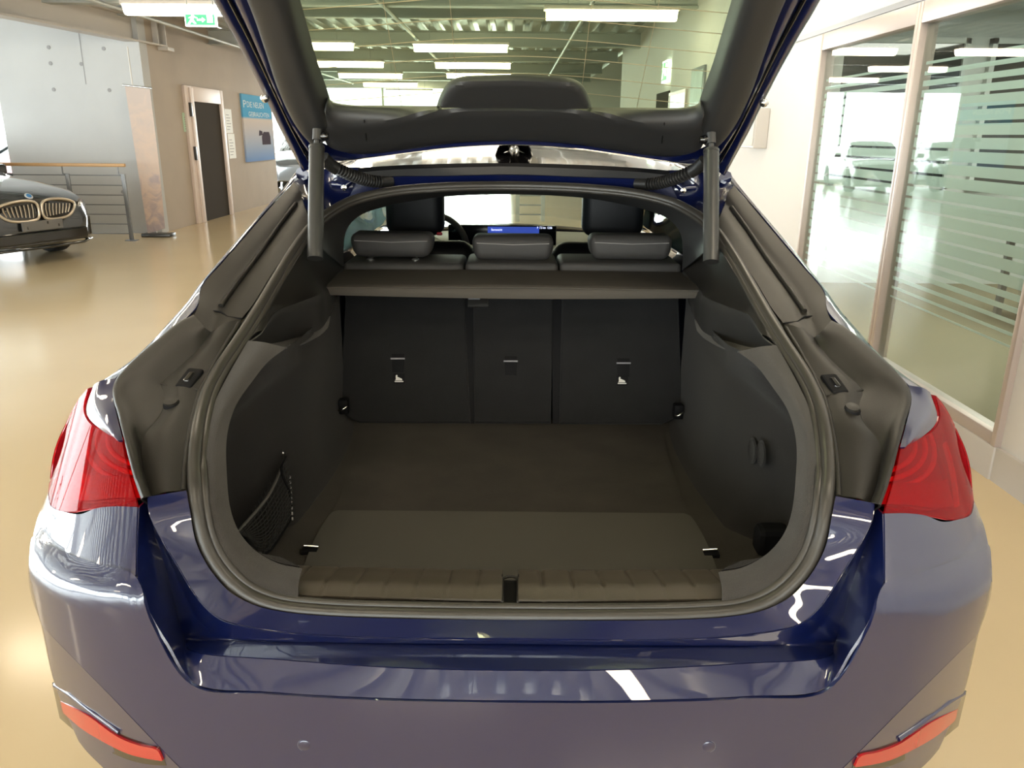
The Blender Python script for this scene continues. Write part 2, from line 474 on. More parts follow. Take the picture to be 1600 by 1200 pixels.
# corrugated deck
def deck_mesh(x0, x1, y0, y1, z, pitch=0.30, h=0.10):
    V = []; F = []; x = x0; prof = []
    while x < x1:
        for dx, dz in ((0, 0), (0.40, 0), (0.52, 1), (0.88, 1)):
            prof.append((x+dx*pitch, z+dz*h))
        x += pitch
    for px_, pz in prof:
        V.append((px_, y0, pz)); V.append((px_, y1, pz))
    for i in range(len(prof)-1): F.append((2*i, 2*i+1, 2*i+3, 2*i+2))
    return from_py(V, F)
ce = link('ceiling', deck_mesh(XL-0.5, XR+0.3, YN-0.5, YF+0.5, ZC), deck, smooth=False); solid(ce, 0.02, 1)
struct(ce, 'galvanised corrugated steel ceiling deck over the hall', 'ceiling')
def ibeam(name, a, b, w, h, mat, label=None, up=Vector((0, 0, 1)), tf=0.025, tw=0.02):
    a = Vector(a); b = Vector(b); t = (b-a).normalized(); s = t.cross(up).normalized()
    P = [(-w/2, 0), (w/2, 0), (w/2, tf), (tw/2, tf), (tw/2, h-tf), (w/2, h-tf), (w/2, h), (-w/2, h), (-w/2, h-tf), (-tw/2, h-tf), (-tw/2, tf), (-w/2, tf)]
    me = extrude_poly([a+s*x+up*z for x, z in P], b-a)
    o = link(name, me, mat, smooth=False)
    struct(o, label or 'painted steel beam carrying the corrugated ceiling', 'beam'); return o
k = 0
for by, w, h in ((4.0, .16, .22), (7.2, .16, .22), (10.6, .18, .26), (12.1, .14, .20), (15.2, .18, .26), (18.4, .18, .24), (21.6, .18, .24), (24.8, .18, .24)):
    ibeam('trim_%d' % (k+1), (XL, by, ZC-h), (XR, by, ZC-h), w, h, beam_mat, '%s steel beam across the ceiling, counted from above the blue car' % ('first second third fourth fifth sixth seventh eighth'.split()[k])); k += 1
for by in (-7.5, -4.0, -0.6):
    ibeam('trim_%d' % (k+1), (XL, by, ZC-0.22), (XR, by, ZC-0.22), .16, .22, beam_mat, 'steel beam across the ceiling behind the blue car'); k += 1
# diagonal beam that ends on the stair core
bo = ibeam('trim_%d' % (k+1), UZ(252, 74, 2.74), UZ(-60, 14, 2.74), 0.22, 0.36, beam_pale, 'pale steel beam ending at the corner of the concrete core')
k += 1
c0 = UZ(252, 74, 2.74)
for t in (0.02, 0.24):
    p = c0 + (UZ(-60, 14, 2.74)-c0).normalized()*t
    br = box('web_stiffener', (p.x-0.10, p.y-0.01, p.z+0.02), (p.x+0.10, p.y+0.01, p.z+0.34), beam_pale, bo)
box('bearing_plate', (c0.x-0.16, c0.y-0.1, c0.z-0.05), (c0.x+0.14, c0.y+0.14, c0.z-0.002), beam_pale, bo)
# thin conduits
for i, (x, z) in enumerate(((-1.6, 2.98), (0.9, 2.98), (-5.0, 2.98))):
    o = tube('ceiling_conduit', [(x, 8.2, z), (x, 26, z)], 0.025, beam_mat); tag(o, ['grey ceiling conduit left of the boot lid centre', 'grey ceiling conduit nearest the white wall', 'grey ceiling conduit by the concrete core'][i], 'pipe')

# ---- right wall with glazed partition
Y0, Y1, Y2 = UX(1272, 211, XR).y, UX(1417, 207, XR).y, 3.34
ZH = UX(1293, 53, XR).z            # top of the glazing frame
ZB = 0.16                          # aluminium base
wr = box('wall_right', (XR, Y0, 0), (XR+0.15, 17.6, ZC), white_wall); struct(wr, 'white plastered wall to the right of the blue car', 'wall')
wr2 = box('wall_right.001', (XR, YN, 0), (XR+0.15, Y2, ZC), white_wall); struct(wr2, 'white wall before the glazed partition at the right edge', 'wall')
wr3 = box('wall_right.002', (XR, Y2, ZH+0.005), (XR+0.15, Y0, ZC), white_wall); struct(wr3, 'white band of wall above the glazed partition', 'wall')
box('shadow_joint', (XR-0.012, Y2, ZH+0.012), (XR+0.0, 9.5, ZH+0.045), rail_steel, wr3)
bb = box('baseboard_right', (XR-0.02, YN, 0), (XR+0.0, Y2, 0.16), beam_pale); struct(bb, 'grey skirting along the white wall at the right edge', 'baseboard')
bb = box('baseboard_right.001', (XR-0.02, Y0+0.05, 0), (XR+0.0, 17.6, 0.10), beam_pale); struct(bb, 'grey skirting along the white wall beyond the partition', 'baseboard')
def pane_window(name, ya, yb, label):
    w = 0.07
    e = bpy.data.objects.new(name, None); COL.objects.link(e); e.location = (XR, (ya+yb)/2, 0); WL[e.name] = Vector(e.location)
    struct(e, label, 'window')
    box('window_frame', (XR-0.03, ya, ZB), (XR+0.07, ya+w/2, ZH), alu, e, 0.004)
    box('window_frame', (XR-0.03, yb-w/2, ZB), (XR+0.07, yb, ZH), alu, e, 0.004)
    box('window_frame', (XR-0.029, ya+w/2, ZH-0.11), (XR+0.07, yb-w/2, ZH), alu, e, 0.004)
    box('window_frame', (XR-0.03, ya, 0.0), (XR+0.07, yb, ZB), beam_pale, e, 0.004)
    box('window_frame', (XR-0.025, ya+w/2, ZB), (XR+0.06, yb-w/2, ZB+0.06), alu, e, 0.004)
    p = box('pane', (XR+0.01, ya+w/2, ZB+0.06), (XR+0.02, yb-w/2, ZH-0.11), glass_partition, e)
    # frosted stripes
    z = 0.60; spec = []
    for i in range(5): spec.append((z, 0.010+0.005*i)); z += 0.052
    for i in range(13): spec.append((z, 0.052)); z += 0.066
    for i in range(4): spec.append((z, 0.036-0.007*i)); z += 0.056
    me = None
    for z, h in spec:
        o = box('frosted_stripe', (XR+0.022, ya+w/2+0.05, z), (XR+0.024, yb-w/2-0.02, z+h), film, p)
    return e
pane_window('window_1', Y1, Y0, 'tall glass pane with frosted stripes nearer the white wall')
pane_window('window_2', Y2, Y1, 'tall frosted-striped glass pane at the right edge of the picture')
# office behind the partition
of = box('floor.001', (XR+0.15, Y2-3, -0.2), (7.2, 8.5, 0.0), office_floor); struct(of, 'dull olive carpet of the office behind the glass', 'floor')
ow = box('wall_back', (7.2, Y2-3, 0), (7.35, 8.5, ZC), office_wall); struct(ow, 'pale back wall of the office behind the glass', 'wall')
ow = box('wall_back.001', (XR+0.15, 8.5, 0), (7.35, 8.65, ZC), office_wall); struct(ow, 'pale side wall of the office behind the glass', 'wall')
ow = box('wall_back.002', (XR+0.15, Y2-3.15, 0), (7.35, Y2-3, ZC), office_wall); struct(ow, 'near side wall of the office behind the glass', 'wall')
oc = box('ceiling.001', (XR+0.15, Y2-3.15, 2.75), (7.35, 8.65, 2.85), office_wall); struct(oc, 'plain pale ceiling of the office behind the glass', 'ceiling')
for i, (ya, yb) in enumerate(((3.2, 4.50), (4.72, 5.7))):
    e = bpy.data.objects.new('window_%d' % (3+i), None); COL.objects.link(e); e.location = ((ya+yb)/2, 8.49, 1.2); WL[e.name] = Vector(e.location)
    struct(e, ['dark internal office window left of the pale pillar', 'dark internal office window right of the pale pillar'][i], 'window')
    for lo, hi in (((ya, 8.43, 1.0), (ya+.05, 8.5, 2.45)), ((yb-.05, 8.43, 1.0), (yb, 8.5, 2.45)), ((ya, 8.43, 1.0), (yb, 8.5, 1.05)), ((ya, 8.43, 2.40), (yb, 8.5, 2.45))):
        box('window_frame', lo, hi, office_wall, e)
    box('pane', (ya+.05, 8.46, 1.05), (yb-.05, 8.47, 2.40), glass_dark, e)
# roundel and emblem sticker seen on the dark internal window
# office chair and desk at the right edge
oc = empty('office_chair', (3.05, 3.75, 0), 'pale mesh office chair behind the striped glass at the right edge', 'chair')
bm = bmesh.new(); box_bm(bm, (2.80, 3.50, 0.44), (3.30, 4.0, 0.52), 0.03); link('seat', from_bm(bm), leather_dark, oc, False)
patch('backrest', [[(2.82, 3.98, .58), (3.05, 4.03, .57), (3.28, 3.98, .58)], [(2.80, 4.02, .8), (3.05, 4.08, .8), (3.30, 4.02, .8)], [(2.84, 4.06, 1.05), (3.05, 4.10, 1.06), (3.26, 4.06, 1.05)]], office_wall, oc, 10, 8, thick=0.03)
tube('column', [(3.05, 3.75, .08), (3.05, 3.75, .45)], 0.03, rail_steel, oc)
tube('back_bar', [(3.05, 3.95, .46), (3.05, 4.08, .5), (3.05, 4.07, .7)], 0.02, rail_steel, oc)
for i in range(5):
    a = i*2*math.pi/5
    lg = tube('leg', [(3.05, 3.75, .1), (3.05+.28*math.cos(a), 3.75+.28*math.sin(a), .07)], 0.018, rail_steel, oc)
    lathe('castor', [(0.0, -.012), (.03, -.012), (.03, .012), (0, .012)], rubber_dark, lg, 12, Matrix.Translation((3.05+.28*math.cos(a), 3.75+.28*math.sin(a), .03)) @ Matrix.Rotation(R(90), 4, 'X'))
dk = empty('office_desk', (4.7, 6.0, 0), 'pale office desk behind the striped glass', 'desk')
box('desk_top', (4.2, 5.0, .71), (5.2, 6.9, .74), office_wall, dk, 0.005)
for x in (4.25, 5.1):
    for y in (5.05, 6.8): box('leg', (x, y, 0), (x+.05, y+.05, .71), rail_steel, dk)
area('office_fill', (4.8, 5.6, 2.70), (0, 0, 0), 2.2, 3.0, 105, (1.0, 0.97, 0.88))  # added fill light that brightens the office; no fixture modelled

# fittings on the white wall
p = UX(1177, 172, XR); q = UX(1198, 232, XR)
lb = empty('wall_box', (XR-.06, (p.y+q.y)/2, q.z), 'plain grey box mounted high on the white wall', 'box')
bm = bmesh.new(); box_bm(bm, (XR-.12, q.y, q.z), (XR, p.y, p.z), 0.008); link('housing', from_bm(bm), beam_pale, lb, False)
box('cover', (XR-.13, q.y+.02, q.z+.02), (XR-.12, p.y-.02, p.z-.02), white_wall, lb, 0.003)
def exit_sign(loc, axis, w, h, label, two=True):
    """box sign with running figure, arrow and door; axis 'x' faces -Y, 'y' faces -X"""
    e = empty('exit_sign', loc, label, 'sign')
    m = Matrix.Translation(loc) if axis == 'x' else Matrix.Translation(loc) @ Matrix.Rotation(R(-90), 4, 'Z')
    bm = bmesh.new(); box_bm(bm, (-w/2, 0, -h/2), (w/2, .05, h/2), 0.006, 2, m); link('housing', from_bm(bm), sign_white, e, False)
    if axis == 'x':
        for xx in (-.14, .14): tube('hanger', [Vector(loc)+Vector((xx, .025, h/2)), Vector((loc[0]+xx, loc[1]+.025, ZC+.02))], .006, beam_mat, e, 6)
    bm = bmesh.new(); box_bm(bm, (-w*.46, -.004, -h*.40), (w*.46, 0, h*.40), 0, 1, m); face = link('green_face', from_bm(bm), sign_green, e, False)
    # door panel, arrow, running figure
    def poly(nm, pts):
        me = extrude_poly([m @ Vector((x*w, -.0045, z*h)) for x, z in pts], m.to_3x3() @ Vector((0, -.002, 0)))
        link(nm, me, sign_white, face, False)
    poly('door_symbol', [(.22, -.22), (.40, -.22), (.40, .36), (.22, .36)])
    poly('arrow_symbol', [(-.10, -.07), (.06, -.07), (.06, -.2), (.17, 0), (.06, .2), (.06, .07), (-.10, .07)])
    poly('figure_symbol', [(-.42, -.34), (-.34, -.34), (-.27, -.12), (-.20, -.30), (-.13, -.30), (-.22, .02), (-.18, .18), (-.10, .10), (-.08, .15), (-.18, .28), (-.20, .38), (-.27, .38), (-.27, .28), (-.38, .14), (-.35, .10), (-.28, .18), (-.32, -.02)])
    return e
s0 = UZ(313, 31, 2.66)
exit_sign((s0.x, s0.y, s0.z), 'x', 0.34, 0.13, 'green emergency exit sign hanging under the lamp near the concrete core')
p = UX(1036, 112, XR-.08)
exit_sign((XR-.06, p.y, p.z), 'y', 0.42, 0.30, 'green exit sign on the white wall seen through the rear window')
# door opening in the white wall, seen through the rear window
a = UX(1028, 147, XR); b = UX(1047, 147, XR)
d2 = box('door_2', (XR-.02, b.y, 0), (XR+.001, a.y, a.z), door_leaf_mat); struct(d2, 'dark doorway in the white wall beyond the blue car', 'door')
box('door_handle', (XR-.06, b.y+.1, 1.0), (XR-.02, b.y+.22, 1.03), chrome, d2)
a = UX(1049, 150, XR); b = UX(1073, 150, XR)
w9 = bpy.data.objects.new('window_9', None); COL.objects.link(w9); w9.location = (XR, b.y, 1); WL[w9.name] = Vector(w9.location)
struct(w9, 'small bright window in the white wall beside the dark doorway', 'window')
box('pane', (XR-.012, b.y, 1.2), (XR-.004, a.y, a.z), emit('lit_pane', (.75, .9, 1.0), 1.1), w9)
for lo, hi in (((XR-.03, b.y-.04, 1.16), (XR, b.y, a.z+.04)), ((XR-.03, a.y, 1.16), (XR, a.y+.04, a.z+.04)), ((XR-.03, b.y, a.z), (XR, a.y, a.z+.04)), ((XR-.03, b.y, 1.16), (XR, a.y, 1.2))):
    box('window_frame', lo, hi, alu, w9)
p = UX(1092, 135, XR)
fp = empty('framed_picture', (XR-.02, p.y, p.z), 'small dark framed picture on the white wall through the rear window', 'picture')
box('picture_frame', (XR-.03, p.y-.35, p.z-.22), (XR-.001, p.y+.35, p.z+.22), rail_steel, fp, .004)
box('print', (XR-.034, p.y-.31, p.z-.18), (XR-.03, p.y+.31, p.z+.18), pbr('picture_print', (.25, .32, .30), .5, vary=.6, vscale=7), fp)

# ---- concrete stair core on the left
XC = -5.45; YC = 12.35; YE = 18.7
cf = box('wall_left', (-7.62, YC, 0), (XC, YC+.25, ZC), concrete); struct(cf, 'pale grey fair-faced concrete wall behind the railing', 'wall')
cs = box('wall_left.001', (XC-.25, YC+.25, 0), (XC, YE, ZC), concrete_shaded); struct(cs, 'shade-toned concrete wall with the open door and poster', 'wall')
c3 = box('wall_left.002', (-7.62, YC+.25, 0), (-7.37, YE, ZC), concrete); struct(c3, 'hidden flank of the concrete stair core', 'wall')
c4 = box('wall_left.003', (-7.62, YE-.25, 0), (XC-.25, YE, ZC), concrete); struct(c4, 'far end of the concrete stair core', 'wall')
hole_mat = pbr('tie_hole', (.30, .30, .31), .8)
for px_, py_ in ((76, 74), (162, 76), (84, 140), (171, 141), (79, 99), (127, 100), (111, 300), (192, 300)):
    p = U(px_, py_, YC)
    lathe('tie_hole', [(0, 0), (.028, 0), (.028, .004), (.018, .006), (0, .004)], hole_mat, cf, 14, Matrix.Translation(p) @ Matrix.Rotation(R(90), 4, 'X'))
p = U(122, 45, YC)
box('wall_joint', (p.x-.006, YC-.003, p.z-.75), (p.x+.006, YC, ZC), hole_mat, cf)
# door on the shade-toned wall
def on(px_, py_): return UX(px_, py_, XC)
dl = on(306, 343).y; dr = on(362, 335).y; dz = on(325, 139).z
dz = max(2.05, min(2.3, dz))
de = bpy.data.objects.new('door_1', None); COL.objects.link(de); de.location = (XC, (dl+dr)/2, 0); WL[de.name] = Vector(de.location)
struct(de, 'open dark doorway with pale frame in the shade-toned concrete wall', 'door')
box('door_frame', (XC, dl, 0), (XC+.05, dl+.30, dz), door_frame_mat, de, .006)
box('door_frame', (XC, dr-.14, 0), (XC+.05, dr, dz), door_frame_mat, de, .006)
box('door_frame', (XC, dl+.30, dz-.24), (XC+.05, dr-.14, dz), door_frame_mat, de, .006)
box('door_leaf', (XC+.001, dl+.30, 0), (XC+.012, dr-.14, dz-.24), door_leaf_mat, de)
box('door_stop', (XC+.05, dl+.16, 0), (XC+.075, dl+.30, dz-.03), door_frame_mat, de, .004)
for z in (1.05, 1.75): box('hinge', (XC+.05, dl+.10, z), (XC+.09, dl+.16, z+.22), steel, de, .004)
def wall_sheet(name, pxa, pya, pxb, pyb, mat, label, cat, t=.006, text_lines=None):
    a = on(pxa, pya); b = on(pxb, pyb)
    e = empty(name, (XC+.003, (a.y+b.y)/2, (a.z+b.z)/2), label, cat)
    box('sheet', (XC, a.y, b.z), (XC+t, b.y, a.z), mat, e)
    n = 6
    for i in range(n):
        z = b.z+(a.z-b.z)*(0.14+0.12*i)
        box('print_line', (XC+t, a.y+(b.y-a.y)*.15, z), (XC+t+.002, a.y+(b.y-a.y)*(.55+.3*((i*37) % 5)/5), z+.012), hole_mat, e)
    return e
wall_sheet('notice', 284, 176, 302, 206, paper_green, 'pale green notice sheet left of the open door', 'notice')
wall_sheet('notice.001', 294, 208, 304, 238, paper, 'white paper sheet below the green notice', 'notice')
wall_sheet('notice.002', 350, 170, 364, 208, paper, 'upper white notice sheet right of the open door', 'notice')
wall_sheet('notice.003', 355, 209, 369, 247, paper, 'lower white notice sheet right of the open door', 'notice')
# poster
a = on(374, 146); b = on(427, 249); pc = Vector((XC+.02, (a.y+b.y)/2, (a.z+b.z)/2)); hw = (b.y-a.y)/2; hh = (a.z-b.z)/2
po = empty('poster', pc, 'blue advertising poster with a car on the shade-toned concrete wall', 'poster')
bm = bmesh.new(); box_bm(bm, (-.02, -hw, -hh), (.015, hw, hh)); me = from_bm(bm)
pb = bpy.data.objects.new('panel', me); COL.objects.link(pb); me.materials.append(poster_mat); pb.parent = po
pm = Matrix.Translation(pc+Vector((.016, 0, 0))) @ Matrix.Rotation(R(90), 4, 'Z') @ Matrix.Rotation(R(90), 4, 'X')
tw = pbr('poster_text', (.75, .85, .9), 1, 0, 0)
text('headline', 'DIE NEUEN', .16, pm @ Matrix.Translation((-.12*hw, hh*.70, 0)), tw, po, hw*1.15)
text('headline', 'GEBRAUCHTEN', .13, pm @ Matrix.Translation((.1*hw, hh*.42, 0)), tw, po, hw*1.45)
text('headline', 'P', .2, pm @ Matrix.Translation((-hw*.85, hh*.70, 0)), tw, po, hw*.18)
pd = pbr('poster_car_ink', (.10, .09, .12), 1, 0, 0)
def pflat(nm, pts, mat):
    link(nm, extrude_poly([pm @ Vector((x*hw, y*hh, 0)) for x, y in pts], pm.to_3x3() @ Vector((0, 0, .003))), mat, po, False)
pflat('pictured_car', [(.15, -.5), (.15, -.25), (.3, -.1), (.7, -.1), (.78, -.25), (.78, -.5)], pd)
pflat('pictured_bush', [(-.05, -.22), (.0, -.05), (.2, -.08), (.22, -.2)], pd)

# ---- far-left and end glazing of the hall
def facade(axis, pos, lo, hi, n, idx, label, z0=0.12, z1=2.95):
    e = bpy.data.objects.new('window_%d' % idx, None); COL.objects.link(e)
    e.location = (pos, (lo+hi)/2, 0) if axis == 'y' else ((lo+hi)/2, pos, 0); WL[e.name] = Vector(e.location)
    struct(e, label, 'window')
    def bx(nm, a, b, za, zb, t, mat):
        if axis == 'y': return box(nm, (pos-t, a, za), (pos+t, b, zb), mat, e)
        return box(nm, (a, pos-t, za), (b, pos+t, zb), mat, e)
    bx('window_sill', lo, hi, 0, z0, .06, beam_pale); bx('window_head', lo, hi, z1, ZC, .06, white_wall)
    st = (hi-lo)/n
    for i in range(n+1): bx('mullion', lo+i*st-.035, lo+i*st+.035, z0, z1, .05, beam_mat)
    for i in range(n): bx('pane', lo+i*st+.035, lo+(i+1)*st-.035, z0, z1, .006, glass_window)
    return e
facade('y', XL, YN, YF, 14, 5, 'long row of bright windows along the far left side')
facade('x', YF, XL, -0.1, 6, 6, 'bright windows closing the far end of the hall')
facade('x', YN, XL, XR, 7, 7, 'glazed front of the showroom behind the photographer')
wf = box('wall_far', (-0.1, YF-.1, 0), (XR+6, YF+.1, ZC), white_wall); struct(wf, 'white end wall of the hall', 'wall')
wq = box('wall_far.001', (XR+.15, 17.45, 0), (XR+6, 17.6, ZC), white_wall); struct(wq, 'white return wall at the end of the right wall', 'wall')
wq = box('wall_far.002', (XR+5.9, 17.6, 0), (XR+6, YF, ZC), white_wall); struct(wq, 'white side wall of the far bay', 'wall')
fb = box('floor.002', (XR+.2, 17.45, -.2), (XR+6, YF+.5, 0), floor_mat); struct(fb, 'beige floor of the far bay beyond the white wall', 'floor')
cb = box('ceiling.002', (XR+.3, 17.45, ZC), (XR+6, YF+.5, ZC+.1), deck); struct(cb, 'metal ceiling of the far bay', 'ceiling')

# ---- railing round the stair well
def railing(name, a, b, nposts, label, bars=7):
    a = Vector(a); b = Vector(b); L = (b-a).length; t = (b-a).normalized()
    e = empty(name, a, label, 'railing')
    s = Vector((-t.y, t.x, 0))
    bm = bmesh.new()
    def bar(p, q, w, h, mat, nm):
        m = frame_from(p, q-p, Vector((0, 0, 1))); l = (q-p).length
        bm = bmesh.new(); box_bm(bm, (0, -w/2, -h/2), (l, w/2, h/2), min(w, h)*.2, 2, m); o = link(nm, from_bm(bm), mat, e, False); autosmooth(o); return o
    z = Vector((0, 0, 1))
    bar(a-t*.05+z*1.05, b+t*.03+z*1.05, .055, .045, wood, 'handrail')
    for i in range(bars):
        h = .10+i*.135
        tube('bar', [a+z*h, b+z*h], .007, rail_steel, e, 6)
    for i in range(nposts):
        p = a+t*(L*(i+.02)/(nposts-1) if i == 0 else L*(i-.02*(i == nposts-1))/(nposts-1))
        po_ = bar(p+z*.0, p+z*.93, .012, .055, rail_steel, 'post') if False else box('post', (p.x-.028, p.y-.012, .012), (p.x+.028, p.y+.012, .93), rail_steel, e, .002)
        box('base_plate', (p.x-.08, p.y-.05, 0), (p.x+.08, p.y+.05, .012), rail_steel, po_, .002)
        tube('bracket', [p+z*.92, p+z*.93+t*.06*(-1 if i else 1), p+z*1.03+t*.06*(-1 if i else 1)], .011, rail_steel, po_, 6)
    return e
r1 = UZ(208, 376, 0); r0 = Vector((-7.9, r1.y, 0))
railing('stair_railing', r0, r1, 4, 'steel stair railing with wooden handrail before the grey concrete wall')
ra = Vector((-1.6, 17.2, 0)); rb = Vector((2.1, 17.2, 0))
railing('stair_railing.001', Vector((-10.6, 19.0, 0)), Vector((-8.4, 19.0, 0)), 3, 'distant railing before the bright windows at far left')
rk = empty('steel_rack', (.3, 14.6, 0), 'small steel rack on the floor seen through the windscreen', 'rack')
for x in (.04, .50): box('upright', (x, 14.6, 0), (x+.07, 14.65, 1.1), beam_mat, rk)
for i in range(6): tube('rung', [(.08, 14.62, .12+.17*i), (.54, 14.62, .12+.17*i)], .012, rail_steel, rk, 6)
# hanging banner at the corner of the core
ba = U(195, 133, 11.95); bb_ = U(234, 138, 11.95); bc = U(258, 357, 11.95); bd = U(231, 365, 11.95)
be = empty('hanging_banner', (bd.x+.1, 11.95, 0.0), 'tall pinkish banner standing at the corner of the concrete core', 'banner')
patch('banner_sheet', [[ba, bb_], [ba.lerp(bd, .5), bb_.lerp(bc, .5)+Vector((0, .03, 0))], [bd, bc]], banner_mat, be, 8, 20, thick=.004)
tube('top_bar', [ba-Vector((.03, 0, 0)), bb_+Vector((.03, 0, 0))], .014, chrome, be)
tube('banner_pole', [bd+Vector((.12, .05, -.02)), U(216, 200, 12.0), U(207, 133, 12.0), U(199, 73, 12.0)], .010, white_wall, be)
box('base', (bd.x-.06, 11.85, 0), (bc.x+.1, 12.08, max(.05, bd.z)), steel, be, .01)

# ---- ceiling lamps
def lamp_mesh():
    L, w, h = 0.75, .10, .10
    e = []
    bm = bmesh.new()
    P = [(-w, 0), (-w*.72, -h*.75), (-w*.4, -h), (w*.4, -h), (w*.72, -h*.75), (w, 0)]
    a = [bm.verts.new((-L, y, z)) for y, z in P]; b = [bm.verts.new((L, y, z)) for y, z in P]
    a2 = [bm.verts.new((-L*1.04, y, 0)) for y in (-w, w)]
    n = len(P)
    for i in range(n-1): bm.faces.new((a[i], a[i+1], b[i+1], b[i]))
    bm.faces.new((a[0], b[0], b[-1], a[-1])); bm.faces.new(a); bm.faces.new(b[::-1])
    for v in a2: bm.verts.remove(v)
    d = from_bm(bm)
    bm = bmesh.new(); box_bm(bm, (-L-.03, -w*.95, .002), (L+.03, w*.95, .05), .008); hm = from_bm(bm)
    return d, hm
LD, LH = lamp_mesh()
LD.materials.append(lamp_glow); LH.materials.append(lamp_body)
rm = bpy.data.meshes.new('mesh'); bmr = bmesh.new()
for x in (-.5, .5): tube_mesh([(x, 0, .05), (x, 0, .30)], .006, 6, bm=bmr)
bmr.to_mesh(rm); bmr.free(); rm.materials.append(beam_mat)
LZ = 2.87
p = UZ(300, 17, LZ-.05)
lamps = [((p.x, p.y), 'lamp above the green exit sign, left of the open boot lid')]
for px_, py_, lb_ in ((955, 25, 'largest lamp seen through the rear window, upper right'), (478, 73, 'leftmost upper lamp cut by the boot lid frame'),
                      (720, 76, 'lamp in the middle of the rear window, upper row'), (540, 101, 'second lamp down the left row through the rear window'),
                      (739, 103, 'lamp in the middle of the rear window, second row'), (579, 119, 'third lamp down the left row through the rear window'),
                      (748, 119, 'lamp just above the brake lamp hump'), (610, 133, 'fourth lamp down the left row through the rear window'),
                      (640, 144, 'smallest lamp at the end of the left row')):
    p = UZ(px_, py_, LZ-.05); lamps.append(((p.x, p.y), lb_))
for x, y in ((1.25, 6.3), (1.25, 3.4), (-0.85, 7.4), (-0.85, 4.6), (-0.85, 2.0), (1.25, 0.6), (1.25, -2.4), (-0.85, -0.3), (-0.85, -3.4), (-3.6, 5.8), (-3.6, 2.6), (-3.6, -0.6), (-3.6, -3.8), (1.25, -5.4), (-0.85, -6.6), (-6.6, 4.2), (-6.6, 0.8), (-6.6, -2.6), (-9.4, 6.0), (-9.4, 2.0), (-9.4, 10.0)):
    lamps.append(((x, y), 'warm ceiling lamp hanging over the hall, outside the rear window view'))
for i, ((x, y), lb_) in enumerate(lamps):
    e = empty('ceiling_lamp', (x, y, LZ-.1), lb_, 'lamp', 'long ceiling lamps in rows')
    for nm, me in (('diffuser', LD), ('housing', LH), ('suspension_rod', rm)):
        o = bpy.data.objects.new(nm, me); COL.objects.link(o); o.parent = e; o.location = (0, 0, .1)

# ================================================================== OTHER CARS
def lerp_tab(tab, x):
    for a, b in zip(tab, tab[1:]):
        if x <= b[0]:
            t = (x-a[0])/max(1e-9, b[0]-a[0]); t = max(0, min(1, t))
            return [a[i]+(b[i]-a[i])*t for i in range(1, len(a))]
    return list(tab[-1][1:])
